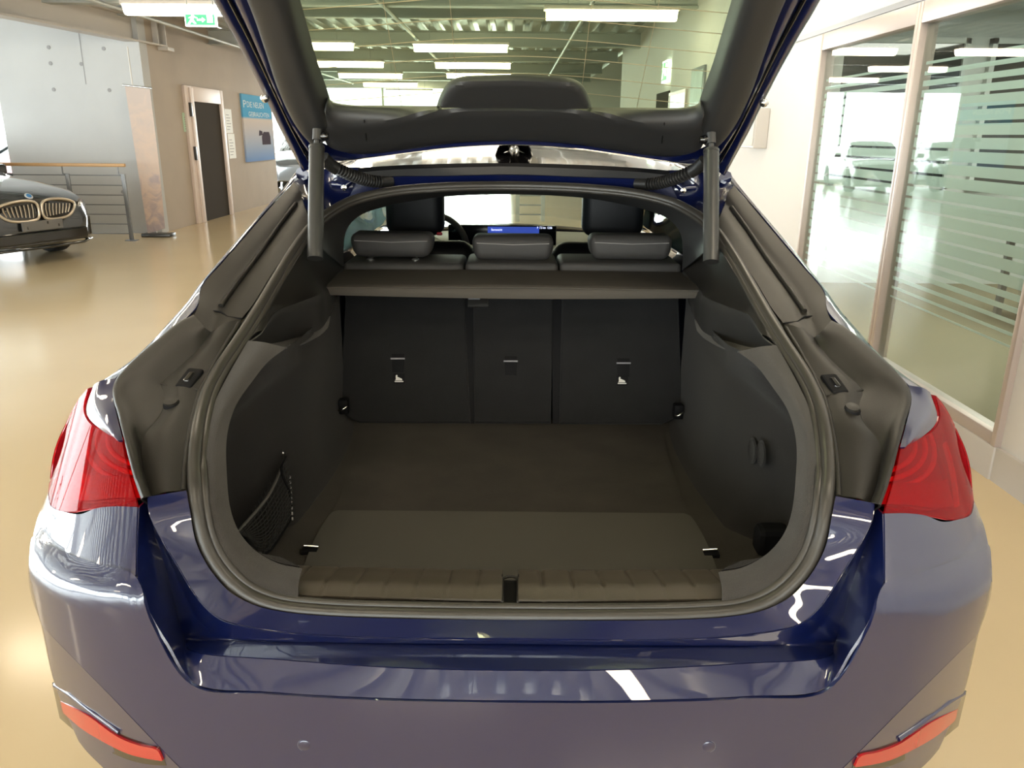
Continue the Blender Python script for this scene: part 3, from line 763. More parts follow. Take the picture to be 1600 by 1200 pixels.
# x from nose: zsill, belt z, half width low, half width belt, roof z, half width roof
CT = [(0.00, .24, .62, .62, .55, .66, .45), (0.10, .20, .68, .76, .72, .74, .60), (0.35, .18, .74, .87, .83, .84, .66), (0.8, .17, .80, .90, .87, .93, .68), (1.45, .17, .88, .91, .88, 1.00, .70),
      (1.75, .17, .91, .91, .87, 1.14, .68), (2.35, .17, .94, .91, .86, 1.41, .60), (2.9, .17, .95, .91, .86, 1.45, .58), (3.5, .17, .97, .92, .86, 1.40, .57), (4.05, .18, .98, .92, .85, 1.22, .58), (4.45, .22, .96, .90, .80, 1.05, .62), (4.68, .30, .88, .84, .74, .94, .60), (4.75, .40, .72, .76, .66, .80, .52)]
def showroom_car(name, loc, rz, body_mat, label, detail=False):
    e = empty(name, (0, 0, 0), label, 'car')
    xs = [i*4.75/38 for i in range(39)]
    wheels = (0.86, 3.72); wr_ = .34
    rows = []; glass = []
    for x in xs:
        zs, zb, wl, wb, zr, wrf = lerp_tab(CT, x)
        zlow = zs
        for wx in wheels:
            if abs(x-wx) < .40: zlow = max(zlow, .33+math.sqrt(.40**2-(x-wx)**2)*.92)
        zmid = max((zb+zs)*.55, zlow+.03)
        rows.append([(x, 0, zs), (x, wl*.8, zs), (x, wl*.985, zlow), (x, wl*1.01, zmid), (x, wb*1.02, max(zb-.03, zmid+.01)), (x, wb, zb), (x, (wb+wrf)/2*1.02, (zb+zr)/2), (x, wrf, zr-.035), (x, wrf*.6, zr), (x, 0, zr+.012)])
    V = []; n = len(rows[0]); FB = []; FG = []
    for r in rows:
        for x, y, z in r: V.append((x, y, z))
    m = len(V)
    for r in rows:
        for x, y, z in r: V.append((x, -y, z))
    for i in range(len(rows)-1):
        x = (xs[i]+xs[i+1])/2
        for j in range(n-1):
            isg = (j in (5, 6) and 1.75 < x < 4.1 and abs(x-2.95) > .06) or (j in (7, 8) and (1.5 < x < 2.35 or 3.6 < x < 4.4)) or (j == 6 and 1.6 < x < 2.2 and False)
            a = i*n+j; q = (a, a+1, a+n+1, a+n)
            (FG if isg else FB).append(q[::-1]); q2 = tuple(m+k_ for k_ in q); (FG if isg else FB).append(q2)
    FB.append(tuple(range(n))+tuple(m+k_ for k_ in range(n-1, -1, -1)))
    e0 = (len(rows)-1)*n
    FB.append(tuple(e0+k_ for k_ in range(n-1, -1, -1))+tuple(m+e0+k_ for k_ in range(n)))
    def mk(nm, F, mat):
        me = from_py(V, F); bm = bmesh.new(); bm.from_mesh(me)
        bmesh.ops.delete(bm, geom=[v for v in bm.verts if not v.link_faces], context='VERTS')
        bmesh.ops.remove_doubles(bm, verts=bm.verts, dist=.0005)
        o = link(nm, from_bm(bm), mat, e); autosmooth(o, 38); return o
    body = mk('body', FB, body_mat); mk('windows', FG, glass_dark)
    for wx in wheels:
        for s in (-1, 1):
            mt = Matrix.Translation((wx, s*.80, .33)) @ Matrix.Rotation(R(-90*s), 4, 'X')
            w = lathe('wheel', [(0, -.10), (.25, -.10), (.31, -.11), (.33, -.07), (.33, .07), (.31, .11), (.25, .11), (.24, .09), (0, .09)], tyre_mat, e, 28, mt)
            bm = bmesh.new()
            for k_ in range(5):
                mm = mt @ Matrix.Rotation(2*math.pi*k_/5, 4, 'Z')
                box_bm(bm, (.03, -.03, .095), (.235, .03, .115), .004, 1, mm)
            link('rim', from_bm(bm), steel, w, False)
    for s in (-1, 1):
        # headlamps and tail lamps wrapped on the shell
        hl = [(0.20, .55), (0.26, .66), (0.36, .745), (0.44, .79)]
        P = []
        for x, y in hl:
            P.append([(x-.03, s*(y+.01), .665-.02*(y-.6)), (x+.0, s*(y+.015), .735)])
        o = link('headlamp', grid_mesh([[Vector(p) for p in r] for r in P], s > 0), chrome if not detail else logo_white, e); solid(o, .012)
        P = [[(4.74, s*.45, .84), (4.72, s*.45, .92)], [(4.72, s*.66, .84), (4.69, s*.64, .91)], [(4.60, s*.84, .86), (4.56, s*.80, .94)]]
        o = link('tail_lamp', grid_mesh([[Vector(p) for p in r] for r in P], s < 0), red_solid, e); solid(o, .02)
        mtm = Matrix.Translation((1.95, s*1.0, 1.0))
        bm = bmesh.new(); box_bm(bm, (-.08, -.09, -.06), (.08, .09, .07), .03, 3, mtm); link('mirror', from_bm(bm), body_mat, e, False)
    if detail:
        # kidney grille, plate carrier, intakes
        def xf(y): return .018+.28*max(0, abs(y)-.40)**1.25 - .035*(1-min(1, abs(y)/.5))
        for s in (-1, 1):
            out = [(s*.035, .70), (s*.10, .735), (s*.36, .725), (s*.50, .665), (s*.47, .60), (s*.38, .535), (s*.12, .515), (s*.035, .545)]
            fr_ = tube('grille_frame', cr([(xf(y)-.03, y, z) for y, z in out], 40, True), .016, frame_gold, e, 8, True)
            link('grille_shield', extrude_poly([(xf(y)-.012, y, z) for y, z in out], (.012, 0, 0)), gloss_black, fr_, False)
            for q in range(8):
                y = s*(.09+.048*q); tube('grille_bar', [(xf(y)-.024, y, .70-.004*q), (xf(y)-.02, y-s*.008, .63), (xf(y)-.018, y-s*(.0+.012*q*.4), .545+.004*q)], .007, frame_gold, fr_, 6)
        bm = bmesh.new(); box_bm(bm, (-.055, -.26, .40), (-.030, .26, .51), .006); link('plate_carrier', from_bm(bm), plate_grey, e, False)
        for y, z in ((-.2, .44), (.2, .44), (-.06, .48)): box('clip', (-.058, y-.008, z-.015), (-.054, y+.008, z+.015), gloss_black, e)
        bm = bmesh.new(); box_bm(bm, (-.02, -.62, .25), (.06, .62, .385), .02); link('lower_intake', from_bm(bm), gloss_black, e, False)
        for s in (-1, 1):
            bm = bmesh.new(); box_bm(bm, (.10, s*.73-.05, .26), (.22, s*.73+.05, .50), .02); link('side_intake', from_bm(bm), gloss_black, e, False)
        tube('splitter', [(.16, -.80, .21), (.0, -.55, .20), (-.03, 0, .20), (.0, .55, .20), (.16, .80, .21)], .018, gloss_black, e)
        lathe('emblem', [(0, 0), (.045, 0), (.045, .008), (0, .012)], logo_white, e, 24, Matrix.Translation((.11, 0, .775)) @ Matrix.Rotation(R(-40), 4, 'Y'))
        lathe('emblem_centre', [(0, .009), (.028, .009), (.028, .014), (0, .014)], logo_blue, e, 24, Matrix.Translation((.11, 0, .775)) @ Matrix.Rotation(R(-40), 4, 'Y'))
    e.location = loc; e.rotation_euler = (0, 0, rz)
    return e
# nose towards the viewer, at the left edge
showroom_car('showroom_car', (-5.52, 9.30, 0), R(158), black_paint, 'black car with large pale-framed double grille at the left edge', True)
showroom_car('parked_car', (-9.1, 19.9, 0), R(165), purple_lit_paint, 'dark car with painted-in purple light behind the railing at far left')
for i, (x, y, rz, m_, lb_) in enumerate(((-5.9, 22.6, 100, grey_paint, 'silver car before the end windows, nearest the hall centre'), (-8.6, 22.9, 98, black_paint, 'black car in the row before the end windows'), (-11.2, 23.2, 95, grey_paint, 'silver car before the end windows, nearest the left windows'))):
    showroom_car('parked_car', (x, y, 0), R(rz), m_, lb_)

# ================================================================== THE BLUE CAR
car = empty('hatchback_car', (0, 3.3, 0), 'dark blue five-door car seen from behind with its boot lid open', 'car')
PROF = [(1.09, .50), (1.105, .60), (1.12, .73), (1.135, .80), (1.18, .92), (1.30, 1.0), (2.34, 1.355), (2.6, 1.42), (3.2, 1.5)]
def prof_z(Y):
    if Y <= PROF[0][0]: return PROF[0][1]-(PROF[0][0]-Y)*8
    return lerp_tab(PROF, Y)[0]
def OP(px, py, off=0.0):
    """pixel on the boot opening's surface, pushed forward by off"""
    d = ray(px, py); lo, hi = 0.8, 3.4
    for _ in range(40):
        Y = (lo+hi)/2; z = CAM.z+d.z/d.y*Y
        if z > prof_z(Y-off): lo = Y
        else: hi = Y
    return U(px, py, (lo+hi)/2)
LID0 = Vector((0, 2.30, 1.46)); LT = Vector((0, -.857, .514)).normalized(); LN = Vector((0, -LT.z, LT.y))  # LN points down, to the inside
if LN.z > 0: LN = -LN
def LIDP(px, py, off=0.0):
    d = ray(px, py); n = LN; p0 = LID0+LN*off
    t = (p0-CAM).dot(n)/d.dot(n); return CAM+d*t
def LIDW(x, s, off=0.0): return Vector((x, 0, 0))+LID0+LT*s+LN*off
def lid_s(px, py): return (LIDP(px, py)-LID0).dot(LT)

# ---- rear bumper skin -------------------------------------------------
def C(px, py, Y):            # point on centre plane
    p = U(px, py, Y); p.x = 0; return p
PLAN = [(0, 1.014), (.20, 1.017), (.35, 1.024), (.50, 1.038), (.58, 1.051), (.65, 1.069), (.71, 1.096), (.77, 1.136), (.82, 1.184), (.86, 1.247), (.89, 1.335), (.91, 1.47), (.918, 1.65), (.92, 2.2)]
_plan_pts = cr([Vector((x, y, 0)) for x, y in PLAN], 400)
def plan_y(x):
    x = abs(x)
    if x >= .92: return 2.2+(x-.92)*50
    lo, hi = 0, 399
    while hi-lo > 1:
        m = (lo+hi)//2
        if _plan_pts[m].x <= x: lo = m
        else: hi = m
    a, b = _plan_pts[lo], _plan_pts[hi]; t = (x-a.x)/max(1e-9, b.x-a.x); return a.y+(b.y-a.y)*t
def BODY(px, py, dy=0.0):
    """first hit of the pixel's ray with the car's rear skin (a smooth surface of plan and height)"""
    d = ray(px, py)
    def gap(Y):
        x = abs(d.x/d.y*Y); z = CAM.z+d.z/d.y*Y
        g = max(0, z-.82)+.045*max(0, min(1, (x-.6)/.2))*max(0, min(1, (z-.80)/.035))
        return plan_y(x)+g-Y
    Y = .9; best, bg_ = Y, 9; prev = Y
    while Y < 1.75:
        g = gap(Y)
        if g < bg_: best, bg_ = Y, g
        if g <= 0: break
        prev = Y; Y += .01
    if bg_ <= 0:
        lo, hi = prev, Y
        for _ in range(18):
            m = (lo+hi)/2
            if gap(m) > 0: lo = m
            else: hi = m
        best = hi
    else:
        lo, hi = best-.01, best+.01
        for _ in range(14):
            a, b = lo+(hi-lo)/3, hi-(hi-lo)/3
            if gap(a) < gap(b): hi = b
            else: lo = a
        best = (lo+hi)/2
    return U(px, py, best+dy)
def pix(L): return [Vector((x, y, 0)) for x, y in L]
def pixrows(lists, nu, nv, fn):
    """smooth a net of pixels, then drop every node on the body"""
    return [[fn(p.x, p.y) for p in r] for r in surf([pix(L) for L in lists], nu, nv)]
def fullrow(r, w=None):
    r = list(r); r[-1] = Vector((0, r[-1].y, r[-1].z))
    if w is not None: r = cr([w, w.lerp(r[0], .5)+Vector((-.008, 0, 0)), r[0]], 6)[:-1]+r
    return r+[mir(p) for p in reversed(r[:-1])]
def lerpw(ws, t):
    k = t*(len(ws)-1); i = min(int(k), len(ws)-2); return ws[i].lerp(ws[i+1], k-i)
def BODYL(px, py, dy=0.0):
    """lower bumper: undercut below the diagonal crease"""
    a = Vector((70, 973)); b = Vector((290, 1200)); t = (b-a).normalized(); nrm = Vector((-t.y, t.x))
    dist = max(0.0, (Vector((px, py))-a).dot(nrm)) if px < 500 else max(0, py-1312)
    return BODY(px, py, dist*.0006+dy)
b_top = [(54, 838), (80, 855), (150, 880), (213, 900), (240, 970), (303, 1067), (420, 1081), (620, 1091)]
b_mid = [(52, 915), (76, 930), (140, 955), (198, 985), (228, 1045), (297, 1130), (410, 1150), (610, 1160)]
b_low = [(70, 973), (86, 990), (132, 1037), (182, 1088), (222, 1130), (290, 1200), (400, 1300), (600, 1310)]
def crv(l, cy, fn=BODY):
    c = fn(800, cy); c.x = 0
    return full([fn(*p) for p in l]+[c])
bmid = crv(b_mid, 1162)
wrapt = Vector((-.915, 1.62, .80)); wrapm = Vector((-.920, 1.62, .67)); wrapl = Vector((-.905, 1.62, .58))
def skin(name, lists, cys, ws, fn, nu=70, nv=13):
    rows = pixrows([L+[(800, c)] for L, c in zip(lists, cys)], nu, nv, fn)
    rows = [fullrow(r, lerpw(ws, j/(nv-1))) for j, r in enumerate(rows)]
    o = link(name, grid_mesh(rows), paint, car); solid(o, .006, -1); return o
bumper = skin('rear_bumper', [b_top, b_mid, b_low], [1094, 1162, 1312], [wrapt, wrapm, wrapl], BODY)
# lower bumper, below the diagonal crease
low1 = [(92, 1070), (100, 1085), (128, 1112), (165, 1150), (205, 1190), (275, 1262), (400, 1380), (600, 1390)]
low2 = [(128, 1155), (140, 1170), (165, 1195), (195, 1225), (235, 1265), (300, 1340), (400, 1470), (600, 1480)]
lowerb = skin('lower_bumper', [b_low, low1, low2], [1312, 1392, 1482], [wrapl, Vector((-.885, 1.62, .43)), Vector((-.85, 1.62, .24))], BODYL)
# upper corner below each tail lamp
up = pixrows([[(77, 771), (82, 792), (105, 801), (127, 804), (152, 795), (180, 792), (216, 793)], [(62, 806), (81, 823), (108, 834), (138, 842), (166, 842), (190, 844), (214, 846)], [(54, 838), (80, 855), (110, 866), (150, 880), (180, 889), (200, 896), (213, 900)]], 36, 10, BODY)
wu = [Vector((-.905, 1.62, .88)), Vector((-.918, 1.62, .84)), wrapt]
up = [cr([lerpw(wu, j/9), lerpw(wu, j/9).lerp(r[0], .5)+Vector((-.008, 0, 0)), r[0]], 6)[:-1]+r for j, r in enumerate(up)]
for s in (0, 1):
    o = link('corner_panel', grid_mesh([[mir(p) for p in r] for r in up] if s else up, s == 1), paint, car); solid(o, .005)
# parking sensors
for px_, py_ in ((477, 1162), (1106, 1164)):
    p = U(px_, py_, 1.0)
    p.y = 0.0
    rows = bmid
    best = min(cr(bmid, 200), key=lambda q: abs(q.x-p.x)); pp = U(px_, py_, best.y-.002)
    s_ = lathe('parking_sensor', [(0, 0), (.0105, 0), (.0105, .004), (.009, .005), (0, .005)], paint, bumper, 24, Matrix.Translation(pp) @ Matrix.Rotation(R(95), 4, 'X'))
    ring = [pp+Vector((.0112*math.cos(a), -.003, .0112*math.sin(a))) for a in [i*math.pi/14 for i in range(28)]]
    tube('sensor_ring', ring, .0009, pbr('sensor_edge', (.10, .11, .16), .3, .3) if 'sensor_edge' not in MATS else MATS['sensor_edge'], s_, 6, True)
# reflectors in the lower bumper corners
ro = [(97, 1094), (140, 1117), (187, 1150), (220, 1163), (247, 1170), (256, 1186)]
ri = [(101, 1112), (130, 1137), (165, 1158), (200, 1175), (230, 1183), (255, 1187)]
def lowY(px, py):
    # depth of the lower bumper near the reflector
    return BODYL(px, py).y-.010
RN = pixrows([ro, ri], 24, 4, lambda x, y: BODYL(x, y, -.012))
for s in (0, 1):
    f = (lambda p: p) if s == 0 else mir
    HN = pixrows([[(84, 1066), (105, 1083), (140, 1110), (190, 1144), (225, 1158), (252, 1165)], [(96, 1121), (128, 1147), (165, 1168), (200, 1184), (232, 1192), (262, 1194)]], 24, 4, lambda x, y: BODYL(x, y, -.006))
    hs = link('reflector_housing', grid_mesh([[f(p) for p in r] for r in HN], s == 1), gloss_black, lowerb)
    solid(hs, .006)
    o = link('reflector', grid_mesh([[f(p) for p in r] for r in RN], s == 1), red_solid, hs); solid(o, .006)
    tube('reflector_blade', [f(BODYL(x, y, -.010)) for x, y in ((88, 1070), (112, 1085), (150, 1115), (188, 1143))], .006, paint, hs, 8)

# ---- load lip, recess and ledge --------------------------------------
seal_out = [(291, 767), (297, 800), (305, 845), (320, 878), (335, 900), (360, 926), (400, 947), (450, 958), (520, 964), (640, 968)]
lip_out = [(231, 777), (234, 802), (254, 844), (278, 884), (298, 918), (318, 945), (345, 967), (400, 981), (500, 992), (640, 997)]
st_out = [(231, 778, 1.20), (233, 805, 1.185), (246, 850, 1.165), (260, 892, 1.152), (270, 930, 1.145), (279, 968, 1.139), (288, 998, 1.134)]
LZ_ = .702
ed = [(216, 793), (214, 833), (213, 870), (213, 898), (222, 935), (240, 972), (262, 1008), (303, 1067), (420, 1081), (620, 1091)]
so = full([OP(x, y, -.002) for x, y in seal_out]+[C(797, 970, 1.128)])
lo_ = full([OP(x, y, -.028) for x, y in lip_out]+[C(797, 998, 1.092)])
lm = [a.lerp(b, .5)+Vector((0, -.002, .002)) for a, b in zip(so, lo_)]
patch('load_lip', [so, lo_], paint, car, 121, 8, thick=.004)
# step below the lip runs into the dark recess, then the ledge of the bumper
cst = UZ(800, 1048, LZ_); cst.x = 0
so2 = full([U(*p) for p in st_out]+[UZ(302, 1019, LZ_), UZ(430, 1031, LZ_), UZ(620, 1044, LZ_), cst])
lo2 = [p+Vector((0, .002, -.002)) for p in lo_]
nh = len(lo2)
def drop(i, a, b):
    j = min(i, nh-1-i); w = max(0.0, min(1.0, (j-4)/3.0))
    return (a.lerp(b, .5)+Vector((0, .008, -.002))).lerp(Vector((a.x, a.y+.010, LZ_+.001)), w)
mid2 = [drop(i, a, b) for i, (a, b) in enumerate(zip(lo2, so2))]
patch('lip_step', [lo2, mid2, so2], paint, car, 121, 12, linear=True, thick=.004)
edge = crv(ed, 1094)
patch('bumper_ledge', [so2, edge], paint, car, 121, 8, thick=.004)

# ---- tail lamps -------------------------------------------------------
def BL(L): return [BODY(x, y) for x, y in L]
LR = pixrows([[(139, 607), (132, 640), (140, 660), (162, 674), (192, 689)], [(126, 622), (112, 668), (124, 693), (155, 706), (197, 717)], [(104, 662), (98, 705), (114, 733), (153, 745), (204, 748)],
     [(86, 706), (88, 748), (108, 771), (150, 774), (211, 773)], [(77, 770), (82, 791), (105, 800), (152, 794), (216, 792)]], 40, 24, BODY)
def lens_pt(u, v):
    i = u*(len(LR[0])-1); j = v*(len(LR)-1); i0 = min(int(i), len(LR[0])-2); j0 = min(int(j), len(LR)-2); a = i-i0; b = j-j0
    return LR[j0][i0].lerp(LR[j0][i0+1], a).lerp(LR[j0+1][i0].lerp(LR[j0+1][i0+1], a), b)
IN = Vector((.10, .16, -.02)).normalized()
for s in (0, 1):
    f = (lambda p: p) if s == 0 else mir
    rows = [[f(p) for p in r] for r in LR]
    lensname = link('tail_lamp', grid_mesh([[f(p+IN*.05) for p in r] for r in LR], s == 1), red_dark, car); solid(lensname, .01)
    lo = link('lens', grid_mesh(rows, s == 1), red_lens, lensname); solid(lo, .004)
    # rim closing lens to housing
    V = []; F = []
    ring = [(u/12, 0) for u in range(13)]+[(1, v/8) for v in range(1, 9)]+[(1-u/12, 1) for u in range(1, 13)]+[(0, 1-v/8) for v in range(1, 8)]
    for u, v in ring: V += [f(lens_pt(u, v)), f(lens_pt(u, v)+IN*.052)]
    n = len(ring)
    for i in range(n):
        if not 11 <= i <= 21: F.append((2*i, 2*i+1, 2*((i+1) % n)+1, 2*((i+1) % n)))
    rim = link('lamp_rim', from_py(V, F), red_dark, lensname, False); solid(rim, .003)
    # three curved light guides in the inner upper corner
    for k_ in range(3):
        r_ = .34+.13*k_
        pts = []
        for q in range(12):
            a = R(92*q/11)
            u = 1.0-r_*.95*math.cos(a); v = .06+r_*1.05*math.sin(a)
            pts.append(f(lens_pt(max(0.02, min(.98, u)), max(.03, min(.97, v)))+IN*.022))
        tube('light_guide', pts, .0045, red_arc, lensname, 8)
    # lower reflector block and the vertical divider
    blk = surf([[lens_pt(u, .62)+IN*.02 for u in (.42, .6, .8, .96)], [lens_pt(u, .92)+IN*.02 for u in (.36, .6, .8, .97)]], 14, 4)
    o = link('stop_block', grid_mesh([[f(p) for p in r] for r in blk], s == 1), red_solid, lensname); solid(o, .008)
    blk = surf([[lens_pt(.26, v)+IN*.018 for v in (.30, .6, .94)], [lens_pt(.31, v)+IN*.018 for v in (.30, .6, .94)]], 14, 2)
    o = link('lamp_divider', grid_mesh([[f(p) for p in r] for r in blk], s == 1), red_arc, lensname); solid(o, .006)
    blk = surf([[lens_pt(.06, v)+IN*.03 for v in (.35, .6, .92)], [lens_pt(.24, v)+IN*.03 for v in (.35, .6, .92)]], 14, 2)
    o = link('indicator_block', grid_mesh([[f(p) for p in r] for r in blk], s == 1), red_dark, lensname); solid(o, .006)

# ---- gutter trims around the opening ---------------------------------
# quarter panel piece above the lamp
rim_low = [(181, 592), (176, 612), (183, 650), (192, 689)]
qa = [OP(x, y, -.035) for x, y in rim_low]
qb = BL([(148, 602), (136, 640), (160, 672), (192, 690)])
patch('quarter_corner', [qa, [a.lerp(b, .5)+Vector((-.004, -.008, .004)) for a, b in zip(qa, qb)], qb], paint, car, 16, 8, both=True)
# pillar outer skin
pe = [(181, 592), (212, 563), (247, 533), (290, 499), (309, 478), (316, 446), (345, 411), (381, 370), (420, 325), (458, 283)]
ps = [(148, 602), (180, 582), (212, 559), (252, 518), (292, 474), (312, 446), (333, 421), (370, 378), (403, 341), (440, 299), (468, 264)]
E0 = cr([OP(x, y, -.035) for x, y in pe], 60)
S0 = cr([OP(x, y, -.035)+ray(x, y).normalized()*.03 for x, y in ps], 60)
S1 = [Vector((p.x-.03-.01*(1-i/59), p.y+.02+.10*(1-i/59), p.z-.06)) for i, p in enumerate(S0)]
S2 = [Vector((-.895+.055*i/59, p.y+.03+.22*(1-i/59), .90+.05*i/59)) for i, p in enumerate(S0)]
S2b = [a.lerp(b, .5)+Vector((-.02, 0, .01)) for a, b in zip(S1, S2)]
patch('rear_quarter', [E0, S0, S1, S2b, S2], paint, car, 60, 16, both=True)
# lower gutter trim: rim, inner face and floor
g_rim = [(303, 493), (281, 503), (247, 530), (212, 560), (184, 590), (177, 612), (186, 650), (196, 690), (210, 745), (222, 780)]
g_in = [(322, 514), (296, 524), (262, 553), (230, 580), (202, 604), (195, 622), (202, 655), (212, 700), (222, 745), (233, 776)]
g_fl = [(330, 520), (308, 548), (280, 575), (253, 600), (258, 622), (250, 650), (226, 680), (221, 710), (226, 745), (236, 776)]
g_se = [(377, 498), (362, 527), (343, 561), (326, 590), (313, 618), (304, 650), (297, 690), (293, 720), (291, 745), (291, 767)]
G = [[OP(x, y, -.040) for x, y in g_rim], [OP(x, y, -.036) for x, y in g_in], [OP(x, y, .004) for x, y in g_fl], [OP(x, y, .012) for x, y in g_se]]
for i, p in enumerate(G[0]): pass
# rounded rim + inner wall
rimc = [[a+Vector((0, .02, -.02)) for a in G[0]], G[0], [a.lerp(b, .55)+Vector((0, -.004, .003)) for a, b in zip(G[0], G[1])], G[1], [a.lerp(b, .6) for a, b in zip(G[1], G[2])], G[2]]
lower_trims = patch('gutter_trim', rimc, plastic, car, 50, 22, both=True)
gm = [a.lerp(b, .45)+Vector((0, -.006, .006)) for a, b in zip(cr(G[2], 50), cr(G[3], 50))]
floors = patch('gutter_floor', [G[2], gm, G[3]], plastic, car, 50, 12, both=True)
# upper gutter trim along the sloping pillar
u_out = [(296, 507), (309, 480), (316, 448), (346, 413), (382, 372), (421, 327), (459, 285)]
u_mid = [(312, 520), (324, 487), (337, 455), (366, 418), (402, 377), (438, 335), (468, 297)]
u_mid2 = [(326, 528), (338, 492), (352, 462), (384, 420), (416, 380), (448, 342), (472, 312)]
u_in = [(366, 520), (377, 500), (395, 477), (420, 437), (447, 396), (472, 362), (484, 345)]
ut = patch('pillar_gutter_trim', [[OP(x, y, -.034) for x, y in u_out], [OP(x, y, -.010) for x, y in u_mid], [OP(x, y, .012) for x, y in u_mid2],
     [OP((a[0]+b[0])/2, (a[1]+b[1])/2, .004) for a, b in zip(u_mid2, u_in)], [OP(x, y, .012) for x, y in u_in]], plastic, car, 40, 20, both=True)
for s in (0, 1):
    f = (lambda p: p) if s == 0 else mir
    tube('trim_rib', [f(OP(x, y, .0)) for x, y in ((345, 478), (372, 440), (404, 398), (436, 352), (462, 318))], .006, plastic, ut[s], 8)
    tube('trim_seam', [f(OP(x, y, .004)) for x, y in ((324, 480), (330, 486), (345, 487), (356, 495), (377, 498))], .0022, rubber_dark, ut[s], 6)
    tube('trim_edge', cr([f(p) for p in G[2]], 50), .0022, plastic, lower_trims[s], 6)
    # catch opening and rubber buffer
    h = OP(297, 594, .0); m = frame_from(f(h), f(OP(306, 582, .0))-f(h), Vector((0, -.35, 1)))
    bm = bmesh.new(); box_bm(bm, (-.030, -.016, -.006), (.030, .016, .008), .004, 2, m); ch = link('catch_surround', from_bm(bm), rubber_dark, floors[s], False)
    bm = bmesh.new(); box_bm(bm, (-.015, -.006, .004), (.015, .006, .011), .003, 2, m); link('catch_insert', from_bm(bm), gloss_black, ch, False)
    h = OP(269, 634, -.002); nrm = Vector((0, -.32, 1)).normalized()
    m = frame_from(f(h)-nrm*.005, Vector((1, 0, 0)), nrm)
    bf = lathe('rubber_buffer', [(0, -.01), (.0205, -.01), (.0205, .002), (.018, .004), (.016, .0), (.015, .010), (.012, .014), (0, .015)], rubber_dark, floors[s], 28, m)
    lathe('buffer_cap', [(0, .012), (.013, .012), (.0125, .017), (0, .018)], plastic, bf, 24, m)
    # raised step between buffer and catch
    tube('trim_step', [f(OP(x, y, .0)) for x, y in ((252, 600), (270, 606), (290, 607), (312, 610))], .003, plastic, floors[s], 6)
    tube('gutter_bead', [f(OP(x, y, .004)) for x, y in ((374, 505), (352, 540), (330, 577), (312, 612), (302, 648), (294, 690), (289, 730), (287, 766))], .005, plastic, floors[s], 8)

# ---- opening seal -----------------------------------------------------
sp = [(640, 960), (500, 955), (433, 947), (388, 930), (356, 905), (331, 872), (317, 838), (309, 800), (305, 760), (304, 720), (307, 685), (314, 645), (325, 610), (345, 573), (372, 533), (400, 490), (428, 443), (458, 393), (488, 353), (517, 330), (553, 312), (610, 299), (690, 292)]
half = [C(797, 962, 1.14)]+[OP(x, y, .012) for x, y in sp]+[C(797, 290, 2.38)]
loop = half+[mir(p) for p in reversed(half[1:-1])]
LP = cr(loop, 260, True)
seal = tube('opening_seal', LP, .0125, rubber, car, 12, True)
cen = Vector((0, 1.6, 1.0))
def shrink(P, d, dy=0, dz=0):
    out = []
    n = len(P)
    for i, p in enumerate(P):
        t = (P[(i+1) % n]-P[i-1]).normalized(); nn = Vector((0, -.5, 1)).normalized(); 
        if p.z < .95: nn = Vector((0, -1, .35)).normalized()
        side = nn.cross(t).normalized()
        if side.dot(Vector((0, 1.55, .98))-p) < 0: side = -side
        out.append(p+side*d+Vector((0, dy, dz)))
    return out
tube('seal_lip', shrink(LP, -.013, .004, -.004), .0065, rubber, seal, 10, True)
tube('seal_bead', shrink(LP, .013, .006, -.002), .0075, rubber, seal, 10, True)

# ---- load sill --------------------------------------------------------
def sill_half(x0, x1, name, sgn):
    n = 150; rows = []
    P = [(1.152, None, 938), (1.166, None, 930), (1.19, None, 916), (1.215, None, 908), (1.25, None, 900), (1.292, None, 892)]
    prof_pts = [C(797, py, Y) for Y, _, py in P]
    prof_pts += [Vector((0, 1.305, prof_pts[-1].z-.02)), Vector((0, 1.31, .665))]
    pr = cr(prof_pts, 26)
    for i in range(n):
        x = x0+(x1-x0)*i/(n-1)
        g = 0
        for k_ in range(1, 8):
            gx = sgn*(.004+.0525*k_)
            g = max(g, max(0, 1-abs(x-gx)/.005))
        row = []
        for j, p in enumerate(pr):
            fade = 1 if 5 <= j <= 20 else 0.25
            bow = .010*(x/.42)**2
            row.append(Vector((x, p.y+bow, p.z-.0045*g*fade)))
        rows.append(row)
    o = link(name, grid_mesh(rows, sgn < 0), sill_plastic_lit, car); solid(o, .004); return o
sl = sill_half(-.425, -.014, 'load_sill', -1); sill_half(.014, .425, 'load_sill', 1)
sz = C(797, 910, 1.215).z
lk = box('lock_recess', (-.0155, 1.15, .66), (.0155, 1.245, sz-.014), rubber_dark, car)
bm = bmesh.new()
tube_mesh(cr([(-.013, 1.152, sz-.0), (-.0135, 1.20, sz+.002), (-.012, 1.232, sz-.002), (0, 1.242, sz-.004), (.012, 1.232, sz-.002), (.0135, 1.20, sz+.002), (.013, 1.152, sz-.0)], 30), .0028, 8, bm=bm)
link('lock_surround', from_bm(bm), plastic, lk)
tube('lock_striker', [(-.009, 1.166, sz-.02), (-.009, 1.158, sz-.010), (.0, 1.158, sz-.008), (.009, 1.158, sz-.010), (.009, 1.166, sz-.02)], .0035, chrome, lk, 8)
box('lock_side', (-.0155, 1.15, .70), (-.0135, 1.245, sz-.002), rubber_dark, lk); box('lock_side', (.0135, 1.15, .70), (.0155, 1.245, sz-.002), rubber_dark, lk)

